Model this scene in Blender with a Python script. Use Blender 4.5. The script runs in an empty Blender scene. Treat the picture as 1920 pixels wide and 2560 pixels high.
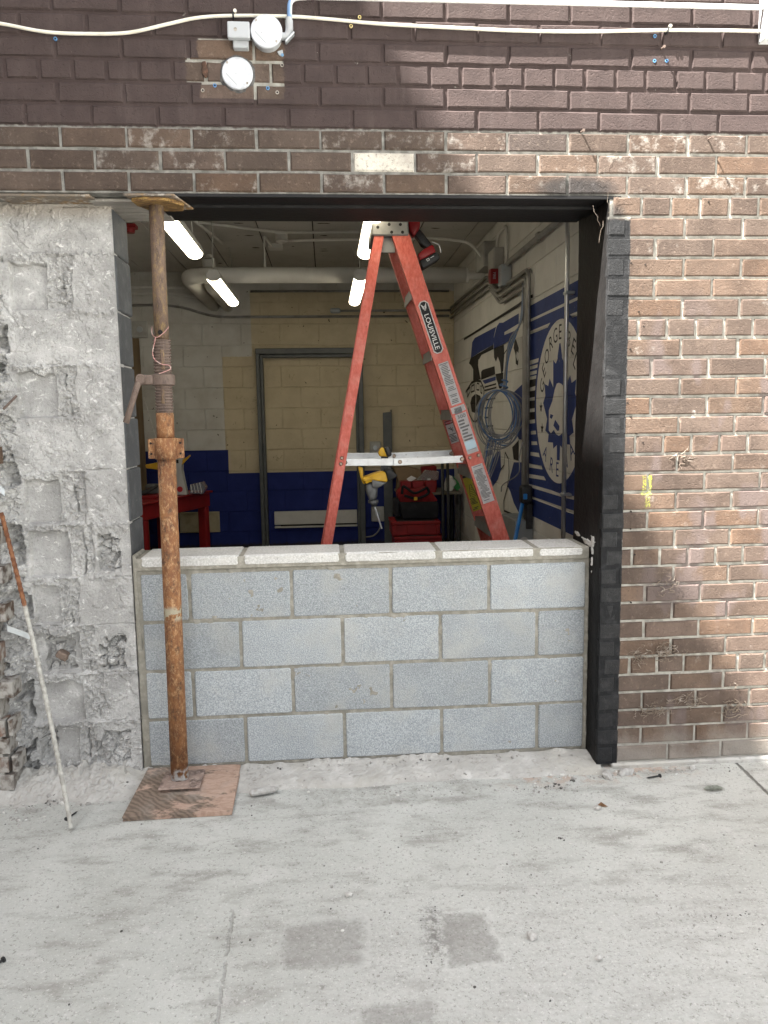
import bpy, bmesh, math, random
import numpy as np
from mathutils import Vector, Matrix

random.seed(7)
S = bpy.context.scene
COL = S.collection
# ------------------------------------------------------------------ camera
CAM_R = Vector((0.99703, -0.07564, -0.01468)); CAM_F = Vector((0.0733, 0.98926, -0.1262))
CAM_F.normalize(); CAM_R = (CAM_R - CAM_F * CAM_R.dot(CAM_F)).normalized(); CAM_U = CAM_R.cross(CAM_F)
cam = bpy.data.cameras.new('camera'); camo = bpy.data.objects.new('camera', cam); COL.objects.link(camo)
camo.matrix_world = Matrix(((CAM_R.x, CAM_U.x, -CAM_F.x, 0.565), (CAM_R.y, CAM_U.y, -CAM_F.y, -2.9016),
                            (CAM_R.z, CAM_U.z, -CAM_F.z, 1.4211), (0, 0, 0, 1)))
cam.sensor_fit = 'VERTICAL'; cam.sensor_height = 36.0; cam.lens = 1900 / 2560 * 36.0
cam.clip_start = 0.05; cam.clip_end = 800
S.camera = camo
# ------------------------------------------------------------------ sky, sun, exposure
SUN_TRAVEL = Vector((2.3, 1.0, -4.05)).normalized()
w = bpy.data.worlds.new('World'); S.world = w; w.use_nodes = True
wn = w.node_tree; bg = wn.nodes['Background']
sky = wn.nodes.new('ShaderNodeTexSky'); sky.sky_type = 'NISHITA'; sky.sun_disc = False
sky.sun_elevation = math.asin(-SUN_TRAVEL.z); sky.sun_rotation = math.atan2(-SUN_TRAVEL.x, -SUN_TRAVEL.y)
sky.air_density = 1.0; sky.dust_density = 2.5; sky.ozone_density = 1.0
hs = wn.nodes.new('ShaderNodeHueSaturation'); hs.inputs['Saturation'].default_value = 0.14   # thin bright overcast between the clouds
wn.links.new(sky.outputs[0], hs.inputs['Color']); wn.links.new(hs.outputs[0], bg.inputs[0]); bg.inputs[1].default_value = 0.065
sl = bpy.data.lights.new('sun', 'SUN'); sl.energy = 5.0; sl.angle = math.radians(0.55); sl.color = (1.0, 0.955, 0.89)
so = bpy.data.objects.new('sun', sl); COL.objects.link(so)
so.rotation_euler = SUN_TRAVEL.to_track_quat('-Z', 'Y').to_euler(); so.location = (-6, -3, 12)
vs = S.view_settings; vs.view_transform = 'Standard'; vs.look = 'None'; vs.gamma = 1.0; vs.use_curve_mapping = False
vs.exposure = 3.2
LAMP = 1.3
S.render.engine = 'CYCLES'; S.cycles.use_denoising = True
try:
    S.cycles.denoiser = 'OPENIMAGEDENOISE'; S.cycles.denoising_prefilter = 'ACCURATE'
except Exception: pass
S.cycles.max_bounces = 8; S.cycles.diffuse_bounces = 5; S.cycles.sample_clamp_indirect = 6.0
S.cycles.caustics_reflective = False; S.cycles.caustics_refractive = False

# ------------------------------------------------------------------ helpers
def link(o, parent=None):
    COL.objects.link(o)
    if parent is not None: o.parent = parent
    return o
def wloc(p):
    v = Vector((0, 0, 0))
    while p is not None:
        v = v + p.location; p = p.parent
    return v
def thing(name, label, cat, loc=(0, 0, 0), group=None):
    o = bpy.data.objects.new(name, None); o.location = loc; o.empty_display_size = 0.05
    link(o); return tag(o, label, cat, group)
def tag(o, label, cat, group=None):
    o['label'] = label; o['category'] = cat
    if group: o['group'] = group
    return o
def kind(o, k): o['kind'] = k; return o
def setmat(me, m):
    me.materials.clear(); me.materials.append(m)
def obj(name, bm, m, parent=None, smooth=False, loc=None):
    """bm in world coordinates; stored relative to the parent's base (or to loc)."""
    bmesh.ops.recalc_face_normals(bm, faces=bm.faces)
    base = wloc(parent) if parent is not None else Vector(loc if loc else (0, 0, 0))
    bmesh.ops.translate(bm, verts=bm.verts, vec=-base)
    me = bpy.data.meshes.new(name); bm.to_mesh(me); bm.free()
    if smooth:
        for p in me.polygons: p.use_smooth = True
    setmat(me, m)
    o = bpy.data.objects.new(name, me); link(o, parent)
    if parent is None and loc: o.location = loc
    return o
def shared(name, me, parent, at, rot=None, color=None):
    o = bpy.data.objects.new(name, me); link(o, parent); o.location = Vector(at) - wloc(parent)
    if rot: o.rotation_euler = rot
    if color: o.color = color
    return o
def NB(): return bmesh.new()
def box(bm, x0, x1, y0, y1, z0, z1):
    v = [bm.verts.new(p) for p in ((x0,y0,z0),(x1,y0,z0),(x1,y1,z0),(x0,y1,z0),(x0,y0,z1),(x1,y0,z1),(x1,y1,z1),(x0,y1,z1))]
    for f in ((0,3,2,1),(4,5,6,7),(0,1,5,4),(1,2,6,5),(2,3,7,6),(3,0,4,7)): bm.faces.new([v[i] for i in f])
    return bm
def bev(bm, w, seg=1):
    bmesh.ops.bevel(bm, geom=list(bm.edges), offset=w, segments=seg, profile=0.5, affect='EDGES', clamp_overlap=True)
    return bm
def bbox(x0, x1, y0, y1, z0, z1, b=0.003, seg=1): return bev(box(NB(), x0, x1, y0, y1, z0, z1), b, seg)
def obox(bm, p0, p1, wd, w, d, dd=None):
    """oriented bar from p0 to p1, w across direction wd, d across the third direction"""
    p0, p1, wd = Vector(p0), Vector(p1), Vector(wd)
    t = (p1 - p0).normalized(); wd = (wd - t * wd.dot(t)).normalized(); n = t.cross(wd)
    v = []
    for p in (p0, p1):
        for a, b in ((-1,-1),(1,-1),(1,1),(-1,1)): v.append(bm.verts.new(p + wd * (a * w / 2) + n * (b * d / 2)))
    for f in ((3,2,1,0),(4,5,6,7),(0,1,5,4),(1,2,6,5),(2,3,7,6),(3,0,4,7)): bm.faces.new([v[i] for i in f])
    return bm
def tube(bm, pts, r, seg=10, caps=True):
    pts = [Vector(p) for p in pts]; n = len(pts)
    rs = r if isinstance(r, (list, tuple)) else [r] * n
    t0 = (pts[1] - pts[0]).normalized()
    up = Vector((0, 0, 1)) if abs(t0.z) < 0.9 else Vector((1, 0, 0))
    u = (up - t0 * up.dot(t0)).normalized(); rings = []
    for i, p in enumerate(pts):
        a = pts[max(0, i - 1)]; b = pts[min(n - 1, i + 1)]; t = (b - a)
        t = t.normalized() if t.length > 1e-9 else t0
        u = (u - t * u.dot(t)); u = u.normalized() if u.length > 1e-6 else t.orthogonal().normalized()
        v = t.cross(u)
        rings.append([bm.verts.new(p + (u * math.cos(2*math.pi*k/seg) + v * math.sin(2*math.pi*k/seg)) * rs[i]) for k in range(seg)])
    for i in range(n - 1):
        for k in range(seg):
            bm.faces.new((rings[i][k], rings[i][(k+1) % seg], rings[i+1][(k+1) % seg], rings[i+1][k]))
    if caps:
        bm.faces.new(rings[0][::-1]); bm.faces.new(rings[-1])
    return bm
def bend(pts, r, k=6):
    """polyline with rounded corners"""
    P = [Vector(p) for p in pts]; out = [P[0]]
    for a, b, c in zip(P, P[1:], P[2:]):
        d1 = (a - b); d2 = (c - b); rr = min(r, d1.length * 0.49, d2.length * 0.49)
        s = b + d1.normalized() * rr; e = b + d2.normalized() * rr
        for i in range(k + 1):
            t = i / k; out.append(s * (1-t)**2 + b * 2*t*(1-t) + e * t*t)
    out.append(P[-1]); return out
def spline(pts, k=8):
    P = [Vector(p) for p in pts]; P = [P[0]*2 - P[1]] + P + [P[-1]*2 - P[-2]]; out = []
    for i in range(1, len(P) - 2):
        for j in range(k):
            t = j / k; a, b, c, d = P[i-1], P[i], P[i+1], P[i+2]
            out.append(0.5 * ((2*b) + (c-a)*t + (2*a-5*b+4*c-d)*t*t + (-a+3*b-3*c+d)*t**3))
    out.append(P[-2]); return out
def lathe(bm, prof, c, axis='z', seg=24):
    """prof: (radius, height) pairs"""
    rings = []
    for r, h in prof:
        ring = []
        for k in range(seg):
            a = 2*math.pi*k/seg; x, y = r*math.cos(a), r*math.sin(a)
            p = {'z': (x, y, h), 'y': (x, h, y), 'x': (h, x, y)}[axis]
            ring.append(bm.verts.new((c[0]+p[0], c[1]+p[1], c[2]+p[2])))
        rings.append(ring)
    for a, b in zip(rings, rings[1:]):
        for k in range(seg): bm.faces.new((a[k], a[(k+1) % seg], b[(k+1) % seg], b[k]))
    bm.faces.new(rings[0][::-1]); bm.faces.new(rings[-1])
    return bm
def prism(bm, poly, axis, a0, a1):
    """poly in the plane normal to axis ('y': (x,z); 'x': (y,z); 'z': (x,y)), extruded from a0 to a1"""
    def P(q, a): return {'y': (q[0], a, q[1]), 'x': (a, q[0], q[1]), 'z': (q[0], q[1], a)}[axis]
    A = [bm.verts.new(P(q, a0)) for q in poly]; B = [bm.verts.new(P(q, a1)) for q in poly]
    bm.faces.new(A); bm.faces.new(B[::-1]); n = len(poly)
    for i in range(n): bm.faces.new((A[i], B[i], B[(i+1) % n], A[(i+1) % n]))
    return bm
def sheet(bm, poly, x):
    bm.faces.new([bm.verts.new((x, q[0], q[1])) for q in poly]); return bm
_txt = {}
def text_polys(s):
    """glyph outline triangles of a string, height about 0.7, from the built-in font"""
    if s in _txt: return _txt[s]
    cu = bpy.data.curves.new('glyph', 'FONT'); cu.body = s; cu.size = 1.0; cu.align_x = 'CENTER'; cu.resolution_u = 3
    o = bpy.data.objects.new('glyph', cu); COL.objects.link(o)
    bpy.context.view_layer.update()
    me = o.to_mesh(); vv = [tuple(v.co) for v in me.vertices]; ff = [tuple(p.vertices) for p in me.polygons]
    o.to_mesh_clear(); bpy.data.objects.remove(o); bpy.data.curves.remove(cu)
    _txt[s] = (vv, ff); return _txt[s]
def text(bm, s, origin, right, up, size, wide=1.0):
    vv, ff = text_polys(s); o, r, u = Vector(origin), Vector(right), Vector(up)
    vs_ = [bm.verts.new(o + r * (v[0] * size * wide) + u * ((v[1] - 0.35) * size)) for v in vv]
    for f in ff:
        try: bm.faces.new([vs_[i] for i in f])
        except ValueError: pass
    return bm
# numpy noise
def _h(ix, iy, s):
    n = (ix * 374761393 + iy * 668265263 + s * 1442695041) & 0x7fffffff
    n = ((n ^ (n >> 13)) * 1274126177) & 0x7fffffff
    return ((n ^ (n >> 16)) & 0xffff) / 65535.0
def vnoise(x, y, s=0):
    xi = np.floor(x).astype(np.int64); yi = np.floor(y).astype(np.int64); fx = x - xi; fy = y - yi
    fx = fx*fx*(3-2*fx); fy = fy*fy*(3-2*fy)
    a = _h(xi, yi, s); b = _h(xi+1, yi, s); c = _h(xi, yi+1, s); d = _h(xi+1, yi+1, s)
    return (a*(1-fx)+b*fx)*(1-fy) + (c*(1-fx)+d*fx)*fy
def fbm(x, y, f, o=4, s=0):
    t = 0; a = 0.5
    for i in range(o):
        t = t + a * (vnoise(x*f, y*f, s+i*17) - 0.5); f *= 2.07; a *= 0.5
    return t * 2
def cell(x, y, f, s=0):
    """angular chunk heights: (value of nearest cell, distance to edge)"""
    X, Y = x*f, y*f; xi = np.floor(X).astype(np.int64); yi = np.floor(Y).astype(np.int64)
    d1 = np.full(X.shape, 9.0); d2 = np.full(X.shape, 9.0); v = np.zeros(X.shape)
    for i in (-1, 0, 1):
        for j in (-1, 0, 1):
            px = xi+i+_h(xi+i, yi+j, s); py = yi+j+_h(xi+i, yi+j, s+5)
            d = np.hypot(X-px, Y-py); hv = _h(xi+i, yi+j, s+9)
            near = d < d1
            d2 = np.where(near, d1, np.minimum(d2, d)); v = np.where(near, hv, v); d1 = np.where(near, d, d1)
    return v, d2 - d1
def sst(x, a, b):
    t = np.clip((x - a) / (b - a), 0, 1); return t*t*(3-2*t)
def grid_mesh(name, P, m, parent, skirt=None, smooth=True):
    """P: array (n,m,3) of world points; skirt: vector that the rim is drawn back along"""
    n, k = P.shape[:2]; V = P.reshape(-1, 3); idx = np.arange(n*k).reshape(n, k)
    F = np.stack([idx[:-1, :-1], idx[:-1, 1:], idx[1:, 1:], idx[1:, :-1]], -1).reshape(-1, 4).tolist()
    if skirt is not None:
        rim = list(idx[0, :]) + list(idx[1:, -1]) + list(idx[-1, -2::-1]) + list(idx[-2:0:-1, 0]); b0 = len(V)
        V = np.vstack([V, V[rim] + np.array(skirt)]); L = len(rim)
        F += [[int(rim[i]), b0+i, b0+(i+1) % L, int(rim[(i+1) % L])] for i in range(L)]
    base = wloc(parent) if parent is not None else Vector((0, 0, 0))
    me = bpy.data.meshes.new(name); me.from_pydata((V - np.array(base)).tolist(), [], F); me.update()
    if smooth: me.polygons.foreach_set('use_smooth', [True]*len(me.polygons))
    setmat(me, m); o = bpy.data.objects.new(name, me); return link(o, parent)

# ------------------------------------------------------------------ material graph helper
class G:
    def __init__(s, name, rough=0.85, metal=0.0, spec=0.35):
        s.m = bpy.data.materials.new(name); s.m.use_nodes = True; s.t = s.m.node_tree
        s.b = s.t.nodes['Principled BSDF']; s.put(s.b.inputs['Roughness'], rough); s.put(s.b.inputs['Metallic'], metal)
        s.put(s.b.inputs['Specular IOR Level'], spec); s._pos = None
    def n(s, typ, **k):
        nd = s.t.nodes.new(typ)
        for a, v in k.items(): setattr(nd, a, v)
        return nd
    def put(s, sock, v):
        if isinstance(v, bpy.types.NodeSocket): s.t.links.new(v, sock)
        elif isinstance(v, (tuple, list)) and len(v) == 3 and sock.type == 'RGBA': sock.default_value = (*v, 1)
        else: sock.default_value = v
    def pos(s):
        if s._pos is None: s._pos = s.n('ShaderNodeNewGeometry').outputs['Position']
        return s._pos
    def xyz(s):
        nd = s.n('ShaderNodeSeparateXYZ'); s.put(nd.inputs[0], s.pos()); return nd.outputs
    def info(s): return s.n('ShaderNodeObjectInfo')
    def math(s, op, a, b=0.0):
        nd = s.n('ShaderNodeMath', operation=op); s.put(nd.inputs[0], a); s.put(nd.inputs[1], b); return nd.outputs[0]
    def add(s, a, b): return s.math('ADD', a, b)
    def mul(s, a, b): return s.math('MULTIPLY', a, b)
    def mx(s, a, b): return s.math('MAXIMUM', a, b)
    def inv(s, a): return s.math('SUBTRACT', 1.0, a)
    def ss(s, x, lo, hi, t0=0.0, t1=1.0):
        nd = s.n('ShaderNodeMapRange', interpolation_type='SMOOTHSTEP')
        for i, v in enumerate((x, lo, hi, t0, t1)): s.put(nd.inputs[i], v)
        return nd.outputs[0]
    def band(s, x, lo, hi, soft=0.004): return s.mul(s.ss(x, lo-soft, lo+soft), s.inv(s.ss(x, hi-soft, hi+soft)))
    def vec(s, sc, loc=(0, 0, 0), v=None):
        nd = s.n('ShaderNodeMapping'); s.put(nd.inputs[0], v if v else s.pos()); nd.inputs['Scale'].default_value = sc
        nd.inputs['Location'].default_value = loc; return nd.outputs[0]
    def noise(s, scale, detail=4, rough=0.55, v=None, dist=0.0):
        nd = s.n('ShaderNodeTexNoise'); s.put(nd.inputs['Vector'], v if v else s.pos()); s.put(nd.inputs['Scale'], scale)
        nd.inputs['Detail'].default_value = detail; nd.inputs['Roughness'].default_value = rough; nd.inputs['Distortion'].default_value = dist
        return nd.outputs[0]
    def voro(s, scale, feat='F1', v=None):
        nd = s.n('ShaderNodeTexVoronoi', feature=feat); s.put(nd.inputs['Vector'], v if v else s.pos()); s.put(nd.inputs['Scale'], scale)
        return nd.outputs[0]
    def mix(s, f, a, b, mode='MIX'):
        nd = s.n('ShaderNodeMix', data_type='RGBA', blend_type=mode); nd.clamp_factor = True
        s.put(nd.inputs[0], f); s.put(nd.inputs[6], a); s.put(nd.inputs[7], b); return nd.outputs[2]
    def scale(s, c, v):
        nd = s.n('ShaderNodeVectorMath', operation='SCALE'); s.put(nd.inputs[0], c); s.put(nd.inputs['Scale'], v); return nd.outputs[0]
    def color(s, c): s.put(s.b.inputs['Base Color'], c)
    def rough(s, c): s.put(s.b.inputs['Roughness'], c)
    def bump(s, h, dist=0.003, strength=1.0, prev=None):
        nd = s.n('ShaderNodeBump'); nd.inputs['Strength'].default_value = strength; nd.inputs['Distance'].default_value = dist
        s.put(nd.inputs['Height'], h)
        if prev: s.put(nd.inputs['Normal'], prev)
        s.put(s.b.inputs['Normal'], nd.outputs[0]); return nd.outputs[0]

def M(name, base, rough=0.7, metal=0.0, layers=(), bump=None, vary=0.0, spec=0.35, stretch=None):
    """plain procedural material: base colour, then (scale, colour, lo, hi) noise layers, bump (scale, distance), per-object variation"""
    g = G(name, rough, metal, spec); c = base; v = g.vec(stretch) if stretch else None
    for i, (sc, col, lo, hi) in enumerate(layers):
        c = g.mix(g.ss(g.noise(sc, 5, 0.6, v=g.vec(stretch or (1, 1, 1), (i*3.1, i*1.7, i*2.3))), lo, hi), c, col)
    if vary:
        r = g.info().outputs['Random']; c = g.scale(c, g.ss(r, 0, 1, 1-vary, 1+vary)) if not isinstance(c, tuple) else g.scale(g.mix(0.0, c, c), g.ss(r, 0, 1, 1-vary, 1+vary))
    g.color(c)
    if bump: g.bump(g.noise(bump[0], 5, 0.6), bump[1])
    return g.m
# ================================================================== MATERIALS OF THE FACADE
LINTEL_Z = 2.222; JAMB_X = 1.643; PIL_X = -0.212; FRONT = 0.1236; BACK = 0.34
PITCH_X, PITCH_Z, BX0, BZ0 = 0.229, 0.0747, -0.4614, 2.4497
GROUND_Z = -0.036
PAINT = (0.047, 0.034, 0.032)
def facade_masks(g):
    x, y, z = g.xyz()
    n1 = g.math('SUBTRACT', g.noise(9, 4), 0.5); n2 = g.math('SUBTRACT', g.noise(40, 3), 0.5)
    wob = g.add(g.mul(n1, 0.05), g.mul(n2, 0.018))
    xw = g.add(x, wob); zw = g.add(z, wob)
    paint = g.ss(g.add(z, g.mul(n2, 0.02)), 2.447, 2.455)
    patch = g.mul(g.band(xw, 0.145, 0.445, 0.003), g.band(z, 2.548, 2.748, 0.003))
    patch2 = g.mul(g.band(xw, 0.10, 0.2, 0.003), g.band(z, 2.603, 2.682, 0.003))
    paint = g.mul(paint, g.inv(g.mx(patch, patch2)))
    xk = g.add(x, g.add(g.mul(n1, 0.012), g.mul(n2, 0.008)))
    black = g.mul(g.mul(g.ss(x, 1.60, 1.61), g.inv(g.ss(xk, 1.7265, 1.7305))), g.inv(g.ss(zw, 2.13, 2.15)))
    smx = g.math('DIVIDE', g.math('SUBTRACT', xw, 1.52), 0.16); smz = g.math('DIVIDE', g.math('SUBTRACT', zw, 2.245), 0.055)
    smr = g.add(g.mul(smx, smx), g.mul(smz, smz))
    smudge = g.mul(g.inv(g.ss(smr, 0.25, 1.4)), 0.8)
    smx2 = g.math('DIVIDE', g.math('SUBTRACT', xw, 1.66), 0.05); smz2 = g.math('DIVIDE', g.math('SUBTRACT', zw, 2.15), 0.05)
    smudge = g.mx(smudge, g.mul(g.inv(g.ss(g.add(g.mul(smx2, smx2), g.mul(smz2, smz2)), 0.1, 1.6)), 0.7))
    dust = g.inv(g.ss(g.add(z, g.mul(n1, 0.25)), -0.05, 0.16))
    ld = g.mul(g.inv(g.ss(xw, -0.62, -0.52)), g.inv(g.ss(g.add(z, g.mul(n1, 0.5)), 1.0, 1.3)))
    return dict(x=x, z=z, xw=xw, zw=zw, n1=n1, n2=n2, paint=paint, black=g.mx(black, smudge), dust=g.mul(g.mul(dust, 0.55), g.inv(black)), ld=ld)
def facade_finish(g, c, k):
    # mauve cover-up paint smeared over part of the right-hand bricks
    sm = g.noise(4.2, 3, 0.5, v=g.vec((1.6, 1, 0.8), (3.3, 0, 1.2)))
    mv = g.mul(g.mul(g.ss(sm, 0.53, 0.63), g.band(k['xw'], 1.82, 2.5, 0.06)), g.mul(g.band(k['zw'], 0.1, 1.82, 0.1), 0.8))
    c = g.mix(mv, c, (0.115, 0.090, 0.084))
    return c
def facade_overlay(g, c, k):
    c = g.mix(k['paint'], c, g.mix(g.ss(g.noise(14, 5, 0.6), 0.3, 0.75), PAINT, (0.061, 0.044, 0.041)))
    st_ = g.mul(g.ss(g.noise(6, 5, 0.7, v=g.vec((2.6, 1, 0.5), (2, 0, 4))), 0.5, 0.72), g.mul(k['paint'], 0.35)); c = g.mix(st_, c, (0.095, 0.074, 0.069))
    ch_ = g.mul(g.ss(g.noise(60, 4, 0.75, v=g.vec((1, 1, 1), (1, 3, 9))), 0.70, 0.73), g.mul(k['paint'], 0.7)); c = g.mix(ch_, c, (0.24, 0.20, 0.175))
    c = g.mix(k['black'], c, g.mix(g.ss(g.noise(30, 5), 0.45, 0.75), (0.013, 0.0135, 0.0145), (0.028, 0.0285, 0.03)))
    sp = g.noise(130, 3, 0.6)
    ya = g.add(g.band(g.add(k['x'], g.mul(k['n2'], 0.01)), 1.806, 1.818, 0.004), g.band(g.add(k['x'], g.mul(k['n2'], 0.006)), 1.829, 1.841, 0.003))
    ya = g.mul(ya, g.band(g.add(k['z'], g.mul(k['n2'], 0.02)), 1.10, 1.172, 0.004))
    yb = g.mul(g.band(k['xw'], 1.806, 1.842, 0.006), g.band(k['z'], 1.094, 1.104, 0.004))
    yc = g.mul(g.band(g.add(k['x'], g.mul(k['n2'], 0.03)), 1.820, 1.834, 0.006), g.band(k['z'], 1.045, 1.10, 0.01))
    y = g.mul(g.mul(g.mx(g.mx(ya, yb), g.mul(yc, 0.6)), g.ss(sp, 0.42, 0.62)), 0.7)
    c = g.mix(y, c, (0.50, 0.60, 0.03))
    wd = g.mul(g.band(k['xw'], 1.994, 2.006, 0.005), g.mul(g.band(k['z'], 1.395, 1.42, 0.006), g.mul(g.ss(sp, 0.42, 0.55), 0.8)))
    c = g.mix(wd, c, (0.75, 0.74, 0.7))
    c = g.mix(g.mx(k['dust'], g.mul(k['ld'], g.ss(g.noise(25, 4), 0.35, 0.6))), c, (0.36, 0.345, 0.315))
    return c
def make_brick_mat():
    g = G('brick', 0.92, spec=0.25); k = facade_masks(g); inf = g.info()
    c = inf.outputs['Color']
    c = g.mix(1.0, c, g.mix(g.ss(g.noise(7, 5, 0.6), 0.25, 0.75), (0.62, 0.60, 0.60), (1.25, 1.26, 1.25)), 'MULTIPLY')
    c = g.mix(g.mul(g.ss(g.noise(85, 3, 0.6), 0.52, 0.72), 0.55), c, (0.05, 0.036, 0.03))
    eff = g.ss(g.add(g.noise(16, 6, 0.7), g.mul(inf.outputs['Alpha'], 0.30)), 0.66, 0.84)
    c = g.mix(g.mul(g.ss(g.noise(48, 4, 0.7, v=g.vec((1, 1, 1), (6, 2, 3))), 0.55, 0.68), 0.25), c, (0.27, 0.215, 0.17))
    c = g.mix(0.07, c, (0.25, 0.205, 0.165))
    c = g.mix(g.mul(eff, 0.62), c, (0.34, 0.32, 0.29))
    c = facade_finish(g, c, k); c = facade_overlay(g, c, k); g.color(c)
    g.rough(g.add(g.mul(k['black'], -0.25), 0.92))
    h = g.add(g.mul(g.noise(130, 5, 0.72), 0.9), g.mul(g.ss(g.noise(75, 3, 0.6, v=g.vec((1, 1, 1.25))), 0.56, 0.66), -0.4))
    g.bump(h, 0.0038, 0.9)
    return g.m
def make_mortar_mat():
    g = G('mortar', 0.95, spec=0.2); k = facade_masks(g)
    c = g.mix(g.ss(g.noise(30, 5), 0.3, 0.7), (0.21, 0.202, 0.178), (0.36, 0.348, 0.31))
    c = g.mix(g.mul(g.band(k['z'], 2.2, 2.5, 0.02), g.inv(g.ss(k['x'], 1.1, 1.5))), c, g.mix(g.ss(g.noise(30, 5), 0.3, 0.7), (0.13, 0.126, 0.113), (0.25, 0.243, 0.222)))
    chip = g.ss(g.noise(23, 5, 0.75), 0.66, 0.70)
    k['paint'] = g.mul(k['paint'], g.inv(chip))
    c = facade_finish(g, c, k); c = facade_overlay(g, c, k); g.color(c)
    g.bump(g.noise(110, 4, 0.7), 0.003)
    return g.m
MAT_BRICK = make_brick_mat(); MAT_MORTAR = make_mortar_mat()

def grey_mat(name, a, b, fine=180, coarse=6, warm=(0.40, 0.385, 0.35), bumpd=0.002, vary=0.08, wamt=0.5):
    g = G(name, 0.95, spec=0.15); r = g.info().outputs['Random']
    c = g.mix(g.ss(g.noise(fine, 3, 0.7), 0.35, 0.68), a, b)
    c = g.mix(g.mul(g.ss(g.noise(coarse, 5, 0.6), 0.45, 0.75), wamt), c, warm)
    c = g.mix(g.mul(g.ss(g.noise(fine*0.55, 4, 0.75, v=g.vec((1, 1, 1), (3, 7, 1))), 0.60, 0.70), 0.6), c, tuple(0.42*q for q in a))
    c = g.mix(g.mul(g.ss(g.noise(2.6, 5, 0.65, v=g.vec((1, 1, 1.5), (8, 2, 5))), 0.48, 0.66), 0.15), c, tuple(0.62*q for q in a))
    c = g.scale(c, g.ss(r, 0, 1, 1-vary, 1+vary)); g.color(c)
    g.bump(g.add(g.noise(fine, 4, 0.7), g.mul(g.noise(fine*0.4, 3), 0.5)), bumpd)
    return g.m
MAT_BLOCK = grey_mat('new_concrete_block', (0.242, 0.264, 0.276), (0.445, 0.473, 0.485), fine=230, warm=(0.40, 0.405, 0.385), bumpd=0.0035, vary=0.10, wamt=0.75)
MAT_COPING = grey_mat('coping_slab', (0.43, 0.425, 0.40), (0.62, 0.615, 0.595), fine=120, warm=(0.6, 0.585, 0.54), bumpd=0.003)
MAT_NEWMORTAR = M('fresh_mortar', (0.235, 0.222, 0.185), 0.95, layers=[(35, (0.33, 0.315, 0.27), 0.4, 0.7), (8, (0.20, 0.19, 0.16), 0.5, 0.75)], bump=(120, 0.003))
def make_oldblock():
    g = G('old_concrete_block', 0.96, spec=0.12)
    c = g.mix(g.ss(g.noise(11, 6, 0.65), 0.35, 0.7), (0.345, 0.342, 0.33), (0.52, 0.515, 0.50))
    c = g.mix(g.mul(g.ss(g.noise(4.5, 4, 0.6, v=g.vec((1, 1, 1), (9, 4, 1))), 0.48, 0.6), 0.45), c, (0.30, 0.297, 0.287)); c = g.mix(g.mul(g.ss(g.noise(120, 3, 0.7), 0.5, 0.75), 0.6), c, (0.19, 0.185, 0.175))
    c = g.mix(g.ss(g.noise(26, 6, 0.75, v=g.vec((1, 1, 1.4), (4, 2, 7)), dist=0.8), 0.57, 0.66), c, (0.66, 0.655, 0.635))
    x, y, z = g.xyz()
    c = g.mix(g.mul(g.ss(z, 2.14, 2.2), 0.55), c, (0.30, 0.255, 0.2))
    g.color(c); g.bump(g.add(g.noise(90, 5, 0.7), g.mul(g.noise(300, 3), 0.35)), 0.005)
    return g.m
MAT_OLDBLOCK = make_oldblock()
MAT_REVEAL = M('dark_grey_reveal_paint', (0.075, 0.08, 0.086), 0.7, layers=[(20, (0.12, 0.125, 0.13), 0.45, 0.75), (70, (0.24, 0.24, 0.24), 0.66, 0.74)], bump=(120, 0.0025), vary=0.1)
MAT_BLACKLIN = M('black_coating', (0.0085, 0.008, 0.008), 0.6, layers=[(6, (0.016, 0.0155, 0.0155), 0.4, 0.8), (45, (0.06, 0.06, 0.058), 0.66, 0.8), (75, (0.30, 0.30, 0.28), 0.735, 0.75)], bump=(28, 0.004), spec=0.18)
MAT_LINTEL = M('black_steel', (0.009, 0.0085, 0.009), 0.5, layers=[(30, (0.025, 0.024, 0.024), 0.58, 0.78), (110, (0.10, 0.097, 0.093), 0.72, 0.8)], bump=(40, 0.002), spec=0.25)

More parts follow.
